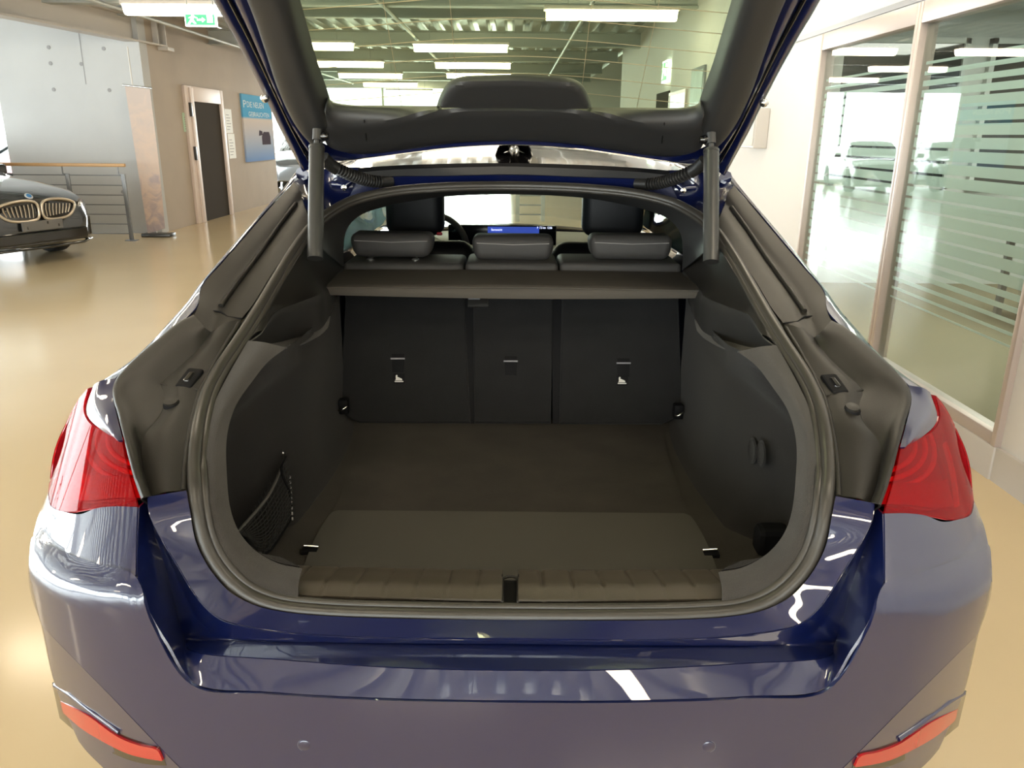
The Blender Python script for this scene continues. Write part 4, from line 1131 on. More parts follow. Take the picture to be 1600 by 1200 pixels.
# ---- boot lining ------------------------------------------------------
FZ = .667
mouth = [(472, 889), (440, 883), (417, 873), (394, 857), (372, 830), (359, 795), (353, 735), (354, 680), (367, 635), (393, 597), (420, 564), (447, 544)]
seal_in = [(466, 938), (425, 932), (398, 921), (372, 903), (346, 868), (332, 835), (324, 790), (322, 730), (325, 680), (334, 635), (358, 585), (388, 533)]
MO = [OP(x, y, .055) for x, y in mouth]; SI = [OP(x, y, .018) for x, y in seal_in]
MI = [a.lerp(b, .5)+Vector((0, -.010, .006)) for a, b in zip(SI, MO)]
lipc = pbr('lining_felt', (.042, .038, .034), .95, 0, .2, bump=.9, bscale=800, vary=.15, vscale=20, sheen=.2)
lips = patch('lining_lip', [SI, MI, MO], lipc, car, 60, 8, both=True)
def ringy(Y, pts): return [Vector((-x, Y, z)) for x, z in pts]
MX = MO+[U(473, 538, 1.88), U(508, 517, 2.05)]
R1 = [p+Vector((-.045, .03, .004 if i < 3 else 0)) for i, p in enumerate(MX)]
R0 = [p+Vector((-.006, .006, 0)) for p in MX]
R2 = ringy(1.43, [(.50, FZ), (.53, FZ), (.555, FZ+.003), (.575, .68), (.59, .71), (.60, .75), (.60, .80), (.60, .85), (.60, .90), (.59, .94), (.58, .97), (.565, .99), (.55, 1.005), (.53, 1.02)])
R3 = ringy(1.62, [(.475, FZ), (.49, FZ+.004), (.51, .68), (.535, .70), (.55, .73), (.558, .77), (.562, .81), (.562, .86), (.562, .90), (.56, .94), (.555, .97), (.55, 1.0), (.54, 1.02), (.53, 1.04)])
R4 = ringy(1.85, [(.455, FZ), (.47, FZ+.004), (.485, .68), (.50, .70), (.51, .73), (.517, .77), (.52, .81), (.52, .86), (.52, .90), (.52, .94), (.52, .97), (.52, 1.0), (.52, 1.03), (.52, 1.06)])
R5 = ringy(2.12, [(.46, FZ), (.475, FZ+.004), (.49, .68), (.50, .70), (.507, .73), (.51, .77), (.512, .81), (.512, .86), (.512, .90), (.512, .94), (.512, .97), (.512, 1.0), (.512, 1.03), (.512, 1.07)])
R6 = ringy(2.30, [(.49, FZ), (.50, FZ+.004), (.507, .68), (.512, .70), (.515, .73), (.515, .77), (.515, .81), (.515, .86), (.515, .90), (.515, .94), (.515, .97), (.515, 1.0), (.515, 1.04), (.515, 1.08)])
for i in (10, 11, 12, 13):
    for k_, rg in enumerate((R1, R2, R3, R4, R5)):
        if i >= 12 or k_ < 3: rg[i] = R0[i].lerp(R6[i] if i >= 12 else R4[i], (k_+1)/(6 if i >= 12 else 4))
sides = patch('side_lining', [R0, R1, R2, R3, R4, R5, R6], carpet, car, 60, 48, both=True, flip=True)
# embossed rounds on the right lining
for px_, py_ in ((1144, 651), (1160, 700), (1176, 704), (1190, 709)):
    a = U(px_, py_, 1.72); 
    d = ray(px_, py_); p = UX(px_, py_, .546)
    lathe('embossed_ring', [(.022, 0), (.026, .003), (.030, 0), (.026, -.001)], carpet, sides[1], 24, Matrix.Translation(p) @ Matrix.Rotation(R(-90), 4, 'Y'))
# felt above the mouth, between lip and plastic shelf support
up1 = [(508, 517), (473, 538), (447, 544)]
bf_ = box('boot_floor', (-.62, 1.30, FZ-.03), (.62, 2.40, FZ), carpet_floor, car)
# folding mat
m_l = [(472, 893), (476, 880), (488, 850), (505, 818), (519, 800), (528, 797)]
pts = [UZ(x, y, FZ+.007) for x, y in m_l]
pts[0] = Vector((pts[0].x, 1.34, FZ+.007))
ml = cr(pts, 20); poly = [Vector((p.x, p.y, 0)) for p in ml]
poly = poly+[Vector((-p.x, p.y, 0)) for p in reversed(poly)]
link('folding_mat', extrude_poly([p+Vector((0, 0, FZ)) for p in poly], (0, 0, .007)), board_mat, car, False)
# floor carpet panel with its cut edge
fe = [(498, 895, 0), ]
cpan = [UZ(x, y, FZ) for x, y in ((505, 830), (532, 775), (556, 705), (566, 668))]
cp = [Vector((p.x, p.y, FZ)) for p in cpan]; cp2 = cp+[mir(p) for p in reversed(cp)]
link('floor_carpet_panel', extrude_poly([p for p in cp2], (0, 0, .004)), carpet_floor, car, False)
# lashing bars beside the mat
for s in (-1, 1):
    p = UZ(484, 849, FZ+.02); x = p.x*(-s)*-1 if s < 0 else -p.x
    lb_ = tube('lashing_bar', [(s*abs(p.x)-s*.018, p.y, FZ+.012), (s*abs(p.x)+s*.012, p.y, FZ+.014)], .0042, chrome, car, 10)
    box('lashing_socket', (s*abs(p.x)-.016, p.y-.012, FZ), (s*abs(p.x)+.016, p.y+.014, FZ+.008), rubber_dark, lb_)
    q = U(536 if s < 0 else 1061, 637 if s < 0 else 645, 2.17)
    cu_ = box('lashing_cup', (q.x-.014, q.y, q.z-.022), (q.x+.014, q.y+.03, q.z+.022), rubber_dark, car, .004)
    tube('lashing_eye', [q+Vector((-.012, -.006, -.006)), q+Vector((-.006, -.016, -.004)), q+Vector((.008, -.014, .004)), q+Vector((.013, -.004, .006))], .0032, chrome, cu_, 8)
# side pocket on the right
bm = bmesh.new(); p = U(1195, 840, 1.47)
box_bm(bm, (p.x-.018, 1.45, FZ), (p.x+.05, 1.50, p.z+.025), .012); link('pocket_flap', from_bm(bm), rubber_dark, car, False)
# storage net on the left
hk = UX(440, 708, -.538); hook = empty_parent = None
hkp = lathe('net_hook', [(0, 0), (.009, 0), (.009, .004), (.004, .006), (.004, .012), (0, .013)], chrome, car, 20, Matrix.Translation(hk) @ Matrix.Rotation(R(90), 4, 'Y'))
A = hk+Vector((.012, -.01, -.005)); B = U(372, 831, 1.36); Cc = UZ(452, 816, FZ+.02); D = U(408, 868, 1.40); Cc2 = U(440, 738, 1.60)
netc = pbr('net_cord', (.012, .012, .012), .8)
net = tube('storage_net', cr([A, A.lerp(B, .5)+Vector((.01, 0, -.008)), B], 14), .0032, pbr('net_edge', (.09, .085, .08), .7), car, 8)
tube('net_edge_cord', cr([A, Cc2, A.lerp(Cc, .6)+Vector((.01, -.01, 0)), Cc], 16), .0032, rubber_dark, net, 8)
tube('net_edge_cord', cr([B, D, Cc], 16), .0032, rubber_dark, net, 8)
for i in range(9):
    t = (i+.3)/9; p = A.lerp(Cc, .25+.7*t); q = A.lerp(Cc, .25+.7*t+.035)
    tube('net_stitch', [p+Vector((.011, -.012, 0)), q+Vector((.011, -.012, 0))], .002, thread, net, 6)
bm = bmesh.new()
def netpt(a, b):      # a along the top cord, b down to the floor
    top = A.lerp(B, a); bot = cr([Cc, D, B], 30)[min(29, int(a*29))]
    return top.lerp(bot, b)+Vector((.02, -.02, 0))*math.sin(math.pi*b)*.8
for i in range(1, 16):
    tube_mesh([netpt(i/16, b/10) for b in range(11)], .0011, 5, bm=bm)
for j in range(1, 15):
    tube_mesh([netpt(a/14, j/15) for a in range(15)], .0011, 5, bm=bm)
link('net_mesh', from_bm(bm), netc, net, kind='stuff')

# ---- seat backs -------------------------------------------------------
def seat_pt(px, py):
    # plane leaning forward: bottom Y 2.22 at FZ, top Y 2.40 at 1.03
    n = Vector((0, -.36, .18)).normalized(); n = Vector((0, -(1.03-FZ), 2.40-2.22)).normalized()
    p0 = Vector((0, 2.22, FZ)); d = ray(px, py); t = (p0-CAM).dot(n)/d.dot(n); return CAM+d*t
SN = Vector((0, -(1.03-FZ), 2.40-2.22)).normalized()
def slab(name, outline, off, depth, mat, parent, bev=.006, seg=2):
    pts = [p+SN*off for p in outline]
    bm = bmesh.new(); extrude_poly(pts, -SN*depth, bm)
    bmesh.ops.recalc_face_normals(bm, faces=bm.faces)
    if bev:
        es = [e for e in bm.edges if all(abs((v.co-pts[0]).dot(SN)) < 1e-4 for v in e.verts)]
        bmesh.ops.bevel(bm, geom=es, offset=bev, segments=seg, affect='EDGES', profile=.6)
    o = link(name, from_bm(bm), mat, parent, False); autosmooth(o, 35); return o
segs = [((541, 440), (724, 440), (735, 661), (560, 660), (536, 648), (530, 625)), ((739, 440), (864, 440), (861, 661), (741, 661)), ((879, 440), (1060, 440), (1066, 628), (1060, 650), (1036, 662), (874, 662))]
sb = []
for i, sg in enumerate(segs):
    o = slab('rear_seat_back', [seat_pt(x, y) for x, y in sg], .0, .09, carpet_seat, car, .010, 3); sb.append(o)
    o['label'] = ['left rear seat back with black carpet', 'narrow middle rear seat back', 'right rear seat back with black carpet'][i]
# dark gap covers between the seat backs
for xa, xb in ((726, 741), (861, 877)):
    slab('seat_gap_cover', [seat_pt(xa, 440), seat_pt(xb, 440), seat_pt(xb, 661), seat_pt(xa+3, 661)], -.012, .03, rubber_dark, car, 0)
for i, (x, y) in enumerate(((622, 562), (798, 566), (974, 569))):
    st = slab('strap_loop', [seat_pt(x-10, y-9), seat_pt(x+10, y-9), seat_pt(x+9, y+20), seat_pt(x-9, y+20)], .003, .004, rubber_dark, sb[i], .001)
    slab('strap_bar', [seat_pt(x-11, y-2), seat_pt(x+11, y-2), seat_pt(x+11, y+.4), seat_pt(x-11, y+.4)], .010, .004, pbr('strap_edge', (.20, .20, .22), .5) if 'strap_edge' not in MATS else MATS['strap_edge'], st, 0)
for i, (x, y) in ((0, (624, 592)), (2, (972, 595))):
    lbm = slab('child_seat_label', [seat_pt(x-9, y-8), seat_pt(x+9, y-8), seat_pt(x+9, y+8), seat_pt(x-9, y+8)], .003, .003, rubber_dark, sb[i], 0)
    # small seat pictogram: child, seat and base line
    def pic(nm, q): slab(nm, [seat_pt(x+a, y+b) for a, b in q], .004, .0008, white_print, lbm, 0)
    pic('child_symbol', [(-5.5, -4.5), (-4, -6), (-2.6, -5), (-3, -3), (4, 0), (5, 2.6), (-6.5, 2.6), (-5.2, 1)])
    pic('base_symbol', [(-7, 3.6), (6.5, 3.6), (6.5, 5.2), (-7, 5.2)])
slab('release_catch', [seat_pt(731, 462), seat_pt(764, 462), seat_pt(764, 480), seat_pt(731, 480)], .006, .008, plastic, sb[1], .002)
slab('catch_edge', [seat_pt(732, 467), seat_pt(750, 467), seat_pt(750, 469), seat_pt(732, 469)], .010, .005, MATS['strap_edge'], sb[1], 0)
# ---- parcel shelf -----------------------------------------------------
ra = [U(505, 461, 2.19), U(507, 449, 2.19), U(535, 421, 2.475)]
sh = [full([ra[0], C(797, 467, 2.19)]), full([ra[0]+Vector((0, -.004, .006)), C(797, 462, 2.186)]), full([ra[1], C(797, 449, 2.195)]), full([ra[1]+Vector((.002, .01, .003)), C(797, 446, 2.205)]), full([ra[2], C(797, 422, 2.475)])]
pshelf = patch('parcel_shelf', sh, fabric, car, 41, 25, thick=.012, off=-1)
tube('shelf_hem', [p+Vector((0, -.003, .0)) for p in cr(sh[2], 30)], .0022, fabric, pshelf, 6)
for s in (-1, 1):
    tube('shelf_side_edge', [Vector((s*abs(p.x), p.y, p.z+.002)) for p in (ra[0], ra[1], ra[2])], .004, rubber_dark, pshelf, 6)
# ---- plastic shelf supports -------------------------------------------
sup_seal = [OP(389, 531, .02), OP(408, 497, .02), OP(430, 463, .02), OP(451, 427, .02), OP(472, 393, .02), U(500, 372, 2.25)]
sup_top = [OP(411, 516, .04), U(428, 489, 1.72), U(462, 474, 1.88), U(500, 459, 2.05), U(507, 449, 2.17), U(536, 418, 2.48)]
sup_bot = [OP(390, 534, .024), U(415, 538, 1.70), U(448, 531, 1.85), U(500, 514, 2.03), U(514, 494, 2.13), U(527, 468, 2.22)]
cm = [a.lerp(b, .5)+Vector((0, 0, .004)) for a, b in zip(sup_seal, sup_top)]
sup = patch('shelf_support', [sup_seal, cm, sup_top], plastic, car, 40, 10, both=True)
patch('shelf_support_face', [sup_top, [a.lerp(b, .2)+Vector((.004, -.006, .0)) for a, b in zip(sup_top, sup_bot)], sup_bot], pbr('support_face_plastic', (.034, .033, .032), .45, 0, .4, bump=.25, bscale=900), car, 40, 10, both=True)
# felt band under the support, closing to the mouth
fb1 = [OP(388, 533, .018), U(415, 538, 1.705), U(448, 531, 1.855), U(500, 514, 2.035), U(516, 494, 2.135)]
fb2 = [OP(447, 544, .055), U(455, 542, 1.75), U(473, 538, 1.88), U(500, 524, 2.02), U(512, 512, 2.09)]
patch('lining_band', [fb1, fb2], lipc, car, 30, 6, both=True)
# ---- inner window surround (C pillar trim and roof edge) ---------------
i_out = [(492, 380), (487, 365), (500, 349), (525, 331), (560, 316), (612, 304), (690, 298)]
i_in = [(537, 418), (536, 390), (541, 358), (562, 336), (602, 322), (640, 314), (700, 306)]
io = full([OP(x, y, .03) for x, y in i_out]+[C(797, 295, 2.41)])
ii = full([U(537, 418, 2.47), U(536, 390, 2.45), U(541, 358, 2.46), U(562, 336, 2.48), U(602, 322, 2.5), U(640, 314, 2.5), U(700, 306, 2.5), C(797, 303, 2.5)])
patch('window_surround', [io, [a.lerp(b, .5)+Vector((0, -.012, .004)) for a, b in zip(cr(io, 81), cr(ii, 81))], ii], plastic_trim, car, 81, 8)
for s in (0, 1):
    f = (lambda p: p) if s == 0 else mir
    tube('surround_seam', [f(U(566, 322, 2.44)), f(U(570, 333, 2.47))], .0015, rubber_dark, car, 6)

# ---- rear headrests and seat tops --------------------------------------
def pillow(name, lo, hi, mat, parent, bev=.02, seg=4, taper=0.0):
    lo = Vector(lo); hi = Vector(hi); bm = bmesh.new(); box_bm(bm, lo, hi, bev, seg)
    c = (lo+hi)/2
    for v in bm.verts:
        t = (v.co.z-lo.z)/(hi.z-lo.z); v.co.x = c.x+(v.co.x-c.x)*(1-taper*(1-t))
    o = link(name, from_bm(bm), mat, parent, False); autosmooth(o, 60); return o
for (xa, ya, xb, yb) in ((543, 365, 678, 404), (735, 369, 867, 409), (920, 368, 1053, 408)):
    a = U(xa, ya, 2.56); b = U(xb, yb, 2.56)
    hr = pillow('rear_headrest', (a.x, 2.56, b.z), (b.x, 2.68, (a.z)), leather, car, .028, 5, .10)
    tube('headrest_seam', [(a.x+.02, 2.559, a.z-.022), ((a.x+b.x)/2, 2.556, a.z-.026), (b.x-.02, 2.559, a.z-.022)], .0012, thread, hr, 5)
    for t in (.25, .78):
        x = a.x+(b.x-a.x)*t
        ps_ = tube('headrest_post', [(x, 2.60, b.z-.06), (x, 2.60, b.z+.01)], .006, chrome, hr, 10)
        lathe('post_collar', [(0, 0), (.013, 0), (.013, .008), (.008, .012), (0, .012)], chrome, ps_, 16, Matrix.Translation((x, 2.56, b.z-.012)))
o = lathe('headrest_button', [(0, 0), (.02, 0), (.02, .005), (.012, .008), (0, .006)], gloss_black, car, 24, Matrix.Translation(U(927, 386, 2.60)) @ Matrix.Rotation(R(-90), 4, 'Y'))
for (xa, xb) in ((540, 725), (728, 871), (874, 1060)):
    a = U(xa, 407, 2.55); b = U(xb, 425, 2.55)
    so_ = pillow('rear_seat_top', (a.x, 2.50, .75), (b.x, 2.72, a.z), leather, car, .015, 3)
    tube('seat_piping', [(a.x+.01, 2.508, a.z-.004), (b.x-.01, 2.508, a.z-.004)], .002, leather, so_, 5)

# ---- cabin ------------------------------------------------------------
for (xa, ya, xb, yb, xs_, sg) in ((600, 306, 693, 362, 1, -1), (912, 310, 1006, 364, 1, 1)):
    a = U(xa, ya, 3.28); b = U(xb, yb, 3.28)
    fs = pillow('front_seat', (a.x-.06, 3.28, .45), (b.x+.12 if sg < 0 else b.x+.06, 3.46, .98), leather_dark, car, .05, 4)
    c = (a+b)/2
    pillow('seat_shoulder', (c.x-.25, 3.29, .7), (c.x+.25, 3.45, 1.07), leather_dark, fs, .07, 5, -.0)
    pillow('front_headrest', (a.x, 3.27, b.z-.02), (b.x, 3.40, a.z+.10), leather_dark, fs, .045, 5)
    pillow('seat_cushion', (a.x-.06, 3.40, .30), (b.x+.08, 3.95, .52), leather_dark, fs, .05, 4)
wc = U(672, 392, 3.95); sw = tube('steering_wheel', [wc+Vector((.185*math.cos(a), .07*math.sin(a), .172*math.sin(a))) for a in [i*2*math.pi/48 for i in range(48)]], .016, leather, car, 10, True)
lathe('wheel_hub', [(0, 0), (.07, 0), (.06, .05), (0, .06)], leather_dark, sw, 24, Matrix.Translation(wc+Vector((0, .03, 0))) @ Matrix.Rotation(R(90), 4, 'X'))
tube('wheel_spoke', [wc+Vector((-.17, 0, 0)), wc+Vector((.17, 0, 0))], .014, leather_dark, sw, 8)
bk = box('belt_buckle', tuple(U(682, 368, 3.1)), tuple(U(682, 368, 3.1)+Vector((.022, .02, .012))), red_belt, car, .004)
# dashboard and screen
dz_ = U(797, 376, 4.25).z
patch('dashboard', [[(-.72, 3.98, .62), (0, 3.96, .62), (.72, 3.98, .62)], [(-.72, 4.0, dz_-.12), (0, 4.0, dz_-.12), (.72, 4.0, dz_-.12)], [(-.72, 4.1, dz_-.02), (0, 4.12, dz_-.02), (.72, 4.1, dz_-.02)], [(-.70, 4.75, dz_-.02), (0, 4.85, dz_-.02), (.70, 4.75, dz_-.02)]], dash_mat, car, 30, 16, thick=.01)
sa = U(700, 351, 4.0); sb_ = U(869, 384, 4.0)
scn = box('display_screen', (sa.x, 4.0, sb_.z), (sb_.x, 4.02, sa.z), screen_black, car, .006)
s1 = U(762, 354, 3.998); s2 = U(842, 380, 3.998)
box('display_map', (s1.x, 3.996, s2.z), (s2.x, 3.9995, s1.z), screen_blue, scn)
tm = Matrix.Rotation(R(90), 4, 'X')
text('display_text', 'Startansicht', .016, Matrix.Translation(U(776, 359, 3.993)) @ tm, screen_text, scn, .055)
text('display_text', 'P  7.5 km  12:06', .016, Matrix.Translation(U(851, 356, 3.993)) @ tm, screen_text, scn, .075)

# ---- roof, windscreen, flanks ------------------------------------------
rf = []
for Y, zc, w, dz1 in ((2.44, None, .62, .045), (2.75, 1.437, .62, .045), (3.25, 1.460, .61, .05), (3.7, 1.445, .60, .05), (4.05, 1.395, .59, .05)):
    zc = C(797, 256, 2.44).z if zc is None else zc
    rf.append([Vector((-w, Y, zc-dz1)), Vector((-w*.75, Y-.0, zc-dz1*.45)), Vector((-w*.4, Y, zc-dz1*.12)), Vector((0, Y, zc)), Vector((w*.4, Y, zc-dz1*.12)), Vector((w*.75, Y, zc-dz1*.45)), Vector((w, Y, zc-dz1))])
roof = patch('roof', rf, gloss_black, car, 41, 25, thick=.012, off=-1)
hl_ = [[p+Vector((0, 0, -.05)) for p in r] for r in rf]
patch('headliner', hl_, plastic_trim, car, 21, 12, thick=.01)
# aerial fin
fz = rf[1][3]
fin = patch('roof_aerial', [[Vector((-.062, 2.72, fz.z-.004)), Vector((-.022, 2.9, fz.z+.01)), Vector((-.01, 3.0, fz.z+.01))], [Vector((-.048, 2.725, fz.z+.03)), Vector((-.014, 2.85, fz.z+.03)), Vector((-.006, 2.98, fz.z+.02))], [Vector((0, 2.735, fz.z+.055)), Vector((0, 2.82, fz.z+.045)), Vector((0, 2.97, fz.z+.022))],
   [Vector((.048, 2.725, fz.z+.03)), Vector((.014, 2.85, fz.z+.03)), Vector((.006, 2.98, fz.z+.02))], [Vector((.062, 2.72, fz.z-.004)), Vector((.022, 2.9, fz.z+.01)), Vector((.01, 3.0, fz.z+.01))]], gloss_black, car, 14, 16)
# channel below the roof edge
e1 = full([U(560, 263, 2.41), U(610, 260, 2.42), U(690, 257, 2.43), C(797, 256, 2.438)])
e2 = full([U(560, 270, 2.405), U(610, 266, 2.41), U(690, 263, 2.42), C(797, 261, 2.428)])
e3 = full([U(560, 280, 2.40), U(610, 276, 2.40), U(690, 275, 2.41), C(797, 273, 2.415)])
e4 = full([U(540, 318, 2.40), U(610, 294, 2.41), U(690, 288, 2.42), C(797, 285, 2.43)])
patch('roof_edge_seal', [e1, e2], rubber_dark, car, 41, 4, thick=.006)
patch('roof_edge_strip', [e2, e3], plastic_trim, car, 41, 4, thick=.006)
patch('water_channel', [e3, e4], paint, car, 41, 4, thick=.006)
# hinge corner panels in body colour
h1 = [OP(459, 284, -.03), OP(476, 276, -.0)+Vector((0, .03, 0)), U(520, 262, 2.42), U(562, 262, 2.42)]
h2 = [OP(472, 312, .02), OP(482, 330, .03), U(515, 328, 2.36), U(562, 314, 2.42)]
patch('hinge_corner', [h1, [a.lerp(b, .5)+Vector((0, .02, -.01)) for a, b in zip(h1, h2)], h2], paint, car, 20, 8, both=True)
for s in (0, 1):
    f = (lambda p: p) if s == 0 else mir
    hg = tube('hinge_arm', [f(U(520, 288, 2.37)), f(U(540, 290, 2.36)), f(U(556, 276, 2.38))], .010, paint, car, 8)
    lathe('hinge_bolt', [(0, 0), (.008, 0), (.008, .006), (0, .008)], chrome, hg, 12, Matrix.Translation(f(U(538, 293, 2.345))) @ Matrix.Rotation(R(90), 4, 'X'))
# windscreen
ws = patch('windscreen', [[Vector((-.59, 4.05, 1.345)), Vector((0, 4.05, 1.395)), Vector((.59, 4.05, 1.345))], [Vector((-.66, 4.5, 1.15)), Vector((0, 4.55, 1.20)), Vector((.66, 4.5, 1.15))], [Vector((-.72, 4.9, .93)), Vector((0, 5.0, .95)), Vector((.72, 4.9, .93))]], glass_screen, car, 20, 12, thick=.004)
# flanks with wheel arches
WY = (1.97, 4.82); WR = .335
def flank(s):
    ys = [1.47+i*(5.62-1.47)/92 for i in range(93)]; rows = []
    for y in ys:
        zl = .20
        for wy in WY:
            if abs(y-wy) < .39: zl = max(zl, .33+math.sqrt(.39**2-(y-wy)**2))
        belt = .955-.02*max(0, (y-3.5)); belt = belt-.16*max(0, (y-4.9))
        w = .905-.25*max(0, y-5.2)**1.5
        zb = max(belt, zl+.05)
        rows.append([Vector((s*(w-.03), y, zl)), Vector((s*(w+.005), y, max(.55, zl+.01))), Vector((s*(w+.012), y, max(.70, zl+.02))), Vector((s*w, y, max(.80, zl+.03))), Vector((s*(w-.035), y, max(.90, zl+.04)) if y < 4.9 else Vector((s*(w-.035), y, max(min(.9, zb), zl+.03)))), Vector((s*(w-.07), y, zb))])
    o = link('body_side', grid_mesh(rows, s < 0), paint, car); solid(o, .01); return o
for s in (-1, 1):
    bs = flank(s)
    g1 = [Vector((s*.835, y, .955-.02*max(0, y-3.5))) for y in (2.22, 2.5, 3.0, 3.8, 4.6, 4.95)]
    g2 = [Vector((s*(.625-.0*i), y, z)) for i, (y, z) in enumerate(((2.30, 1.33), (2.5, 1.375), (3.0, 1.40), (3.6, 1.40), (4.1, 1.33), (4.85, .97)))]
    g15 = [a.lerp(b, .5)+Vector((s*.03, 0, .01)) for a, b in zip(g1, g2)]
    patch('side_window', [g1, g15, g2], glass_car, car, 40, 8, thick=.004)
    tube('roof_rail', [Vector((s*.63, y, z)) for y, z in ((2.42, 1.385), (2.7, 1.40), (3.0, 1.413), (3.6, 1.41), (4.08, 1.345), (4.88, .96))], .02, paint, car, 8)
    for y in (3.05,): tube('door_pillar', [Vector((s*.83, y, .95)), Vector((s*.745, y, 1.2)), Vector((s*.62, y, 1.40))], .03, gloss_black, car, 8)
    for wy in WY:
        mt = Matrix.Translation((s*.80, wy, WR)) @ Matrix.Rotation(R(90*s), 4, 'Y')
        w_ = lathe('wheel', [(0, -.11), (.25, -.11), (.315, -.115), (.335, -.08), (.335, .08), (.315, .115), (.25, .115), (.24, .09), (0, .09)], tyre_mat, car, 36, mt)
        bm = bmesh.new()
        for k_ in range(10):
            box_bm(bm, (.03, -.018, .095), (.238, .018, .115), .004, 1, mt @ Matrix.Rotation(2*math.pi*k_/10, 4, 'Z'))
        link('rim', from_bm(bm), steel, w_, False)
        ar = [[Vector((s*x, wy+.392*math.cos(R(a)), max(.20, WR+.392*math.sin(R(a))))) for a in range(-15, 196, 10)] for x in (.60, .74, .885)]
        o = link('wheel_arch', grid_mesh(ar, s > 0), rubber_dark, car); solid(o, .006)
box('underbody', (-.78, 1.40, .21), (.78, 5.4, .24), rubber_dark, car)
box('cabin_floor', (-.74, 2.45, .28), (.74, 4.6, .32), carpet, car)
patch('bonnet', [[Vector((-.80, 4.92, .92)), Vector((0, 5.02, .965)), Vector((.80, 4.92, .92))], [Vector((-.78, 5.4, .82)), Vector((0, 5.5, .87)), Vector((.78, 5.4, .82))], [Vector((-.70, 5.68, .66)), Vector((0, 5.82, .70)), Vector((.70, 5.68, .66))], [Vector((-.70, 5.66, .25)), Vector((0, 5.80, .25)), Vector((.70, 5.66, .25))]], paint, car, 24, 18, thick=.01)

# ---- gas struts and cable boots -----------------------------------------
for s in (0, 1):
    f = (lambda p: p) if s == 0 else mir
    t0, t1, bt_ = f(U(496, 209, 2.12)), f(U(495, 231, 2.11)), f(U(492.5, 404, 1.965))
    st = tube('gas_strut', [t1, t1.lerp(bt_, .02), bt_], .0195, steel, car, 24)
    tube('strut_collar', [t1.lerp(bt_, -.01), t1.lerp(bt_, .015)], .0205, steel, st, 24)
    tube('strut_rod', [t0, t1], .0075, steel, st, 14)
    tube('strut_joint', [t0.lerp(t1, -.3), t0.lerp(t1, .45)], .0125, steel, st, 14)
    lathe('strut_ball', [(0, -.012), (.008, -.012), (.012, 0), (.008, .012), (0, .012)], gloss_black, st, 14, Matrix.Translation(t0+Vector((.016*(1 if s == 0 else -1), 0, -.006))) @ Matrix.Rotation(R(90), 4, 'Y'))
    cp_ = cr([f(U(505, 246, 2.24)), f(U(517, 258, 2.26)), f(U(540, 270, 2.29)), f(U(568, 280, 2.34)), f(U(588, 284, 2.37)), f(U(612, 284, 2.40))], 260)
    def rad(t):
        if t < .22 or t > .84: return .0175 if t < .22 else .0155
        return .0150+.0035*math.cos(2*math.pi*(t-.22)/.62*16)
    tube('cable_boot', cp_, .016, boot_rubber, car, 14, radf=rad)

# ---- tailgate -----------------------------------------------------------
sA = lid_s(797, 226)
gate = patch('tailgate', [  # outer skin of the lid: painted frame behind the glass, left half shown as rails below
    full([LIDW(-.60, -.02, -.045), LIDW(0, -.04, -.06)]), full([LIDW(-.60, .05, -.06), LIDW(0, .05, -.075)]), full([LIDW(-.60, .09, -.06), LIDW(0, .09, -.078)])], paint, car, 31, 10, thick=.006)
def both_tube(*a, **k): return tube(*a, both=True, **k)
# rails: outer painted edge
o_edge = [LIDP(333, 0), LIDP(367, 60), LIDP(410, 143), LIDP(437, 200), LIDP(470, 262)]
xo = [(p.x, (p-LID0).dot(LT)) for p in o_edge]
def xs_of(L): return [(LIDP(x, y).x, (LIDP(x, y)-LID0).dot(LT)) for x, y in L]
outer = [(-.50, 1.48), (-.58, 1.20), (-.62, .85)]+xs_of([(333, 0), (367, 60), (410, 143), (437, 200), (462, 248), (472, 268)])
e_mid = [(-.47, 1.46), (-.55, 1.18), (-.59, .85)]+xs_of([(360, 0), (391, 60), (430, 143), (452, 190), (474, 232), (488, 256)])
trim_e = [(-.45, 1.44), (-.52, 1.17), (-.545, .85)]+xs_of([(391, 0), (414, 67), (436, 133), (463, 188), (482, 210), (500, 225)])
def W(L, off): return [LIDW(x, s, off) for x, s in L]
patch('lid_frame', [W(outer, -.05), W(outer, -.004), W([((a[0]+b[0])/2, (a[1]+b[1])/2) for a, b in zip(outer, e_mid)], .006), W(e_mid, -.004), W([((a[0]+b[0])/2, (a[1]+b[1])/2) for a, b in zip(e_mid, trim_e)], .012), W(trim_e, .010)], paint, gate, 60, 24, both=True, thick=.004)
# rubber bead and buffers on the frame
for s in (0, 1):
    f = (lambda p: p) if s == 0 else mir
    tube('lid_bead', [f(p) for p in cr(W(e_mid, .004), 50)], .005, gloss_black, gate, 8)
    p = f(LIDP(414, 152, .012)); lathe('lid_buffer', [(0, 0), (.011, 0), (.011, .006), (.006, .012), (0, .013)], chrome, gate, 16, Matrix.Translation(p) @ frame_from(Vector(), Vector((1, 0, 0)), LN))
# pillar trim: outer facet and glass-side facet
t_mid = [(-.425, 1.42), (-.485, 1.15), (-.505, .85)]+xs_of([(425, 0), (447, 67), (466, 125), (486, 175), (495, 196), (504, 206)])
t_gl = [(-.40, 1.40), (-.43, 1.12), (-.435, .85)]+xs_of([(463, 0), (480, 60), (493, 105), (506, 142), (512, 160), (520, 190)])
pt_ = patch('lid_pillar_trim', [W(trim_e, .008), W([(x+.008, s) for x, s in trim_e], .026), W(t_mid, .034), W([(a[0]*.35+b[0]*.65, a[1]*.35+b[1]*.65) for a, b in zip(t_mid, t_gl)], .030), W(t_gl, -.02)], plastic_trim, gate, 60, 20, both=True, thick=.004)
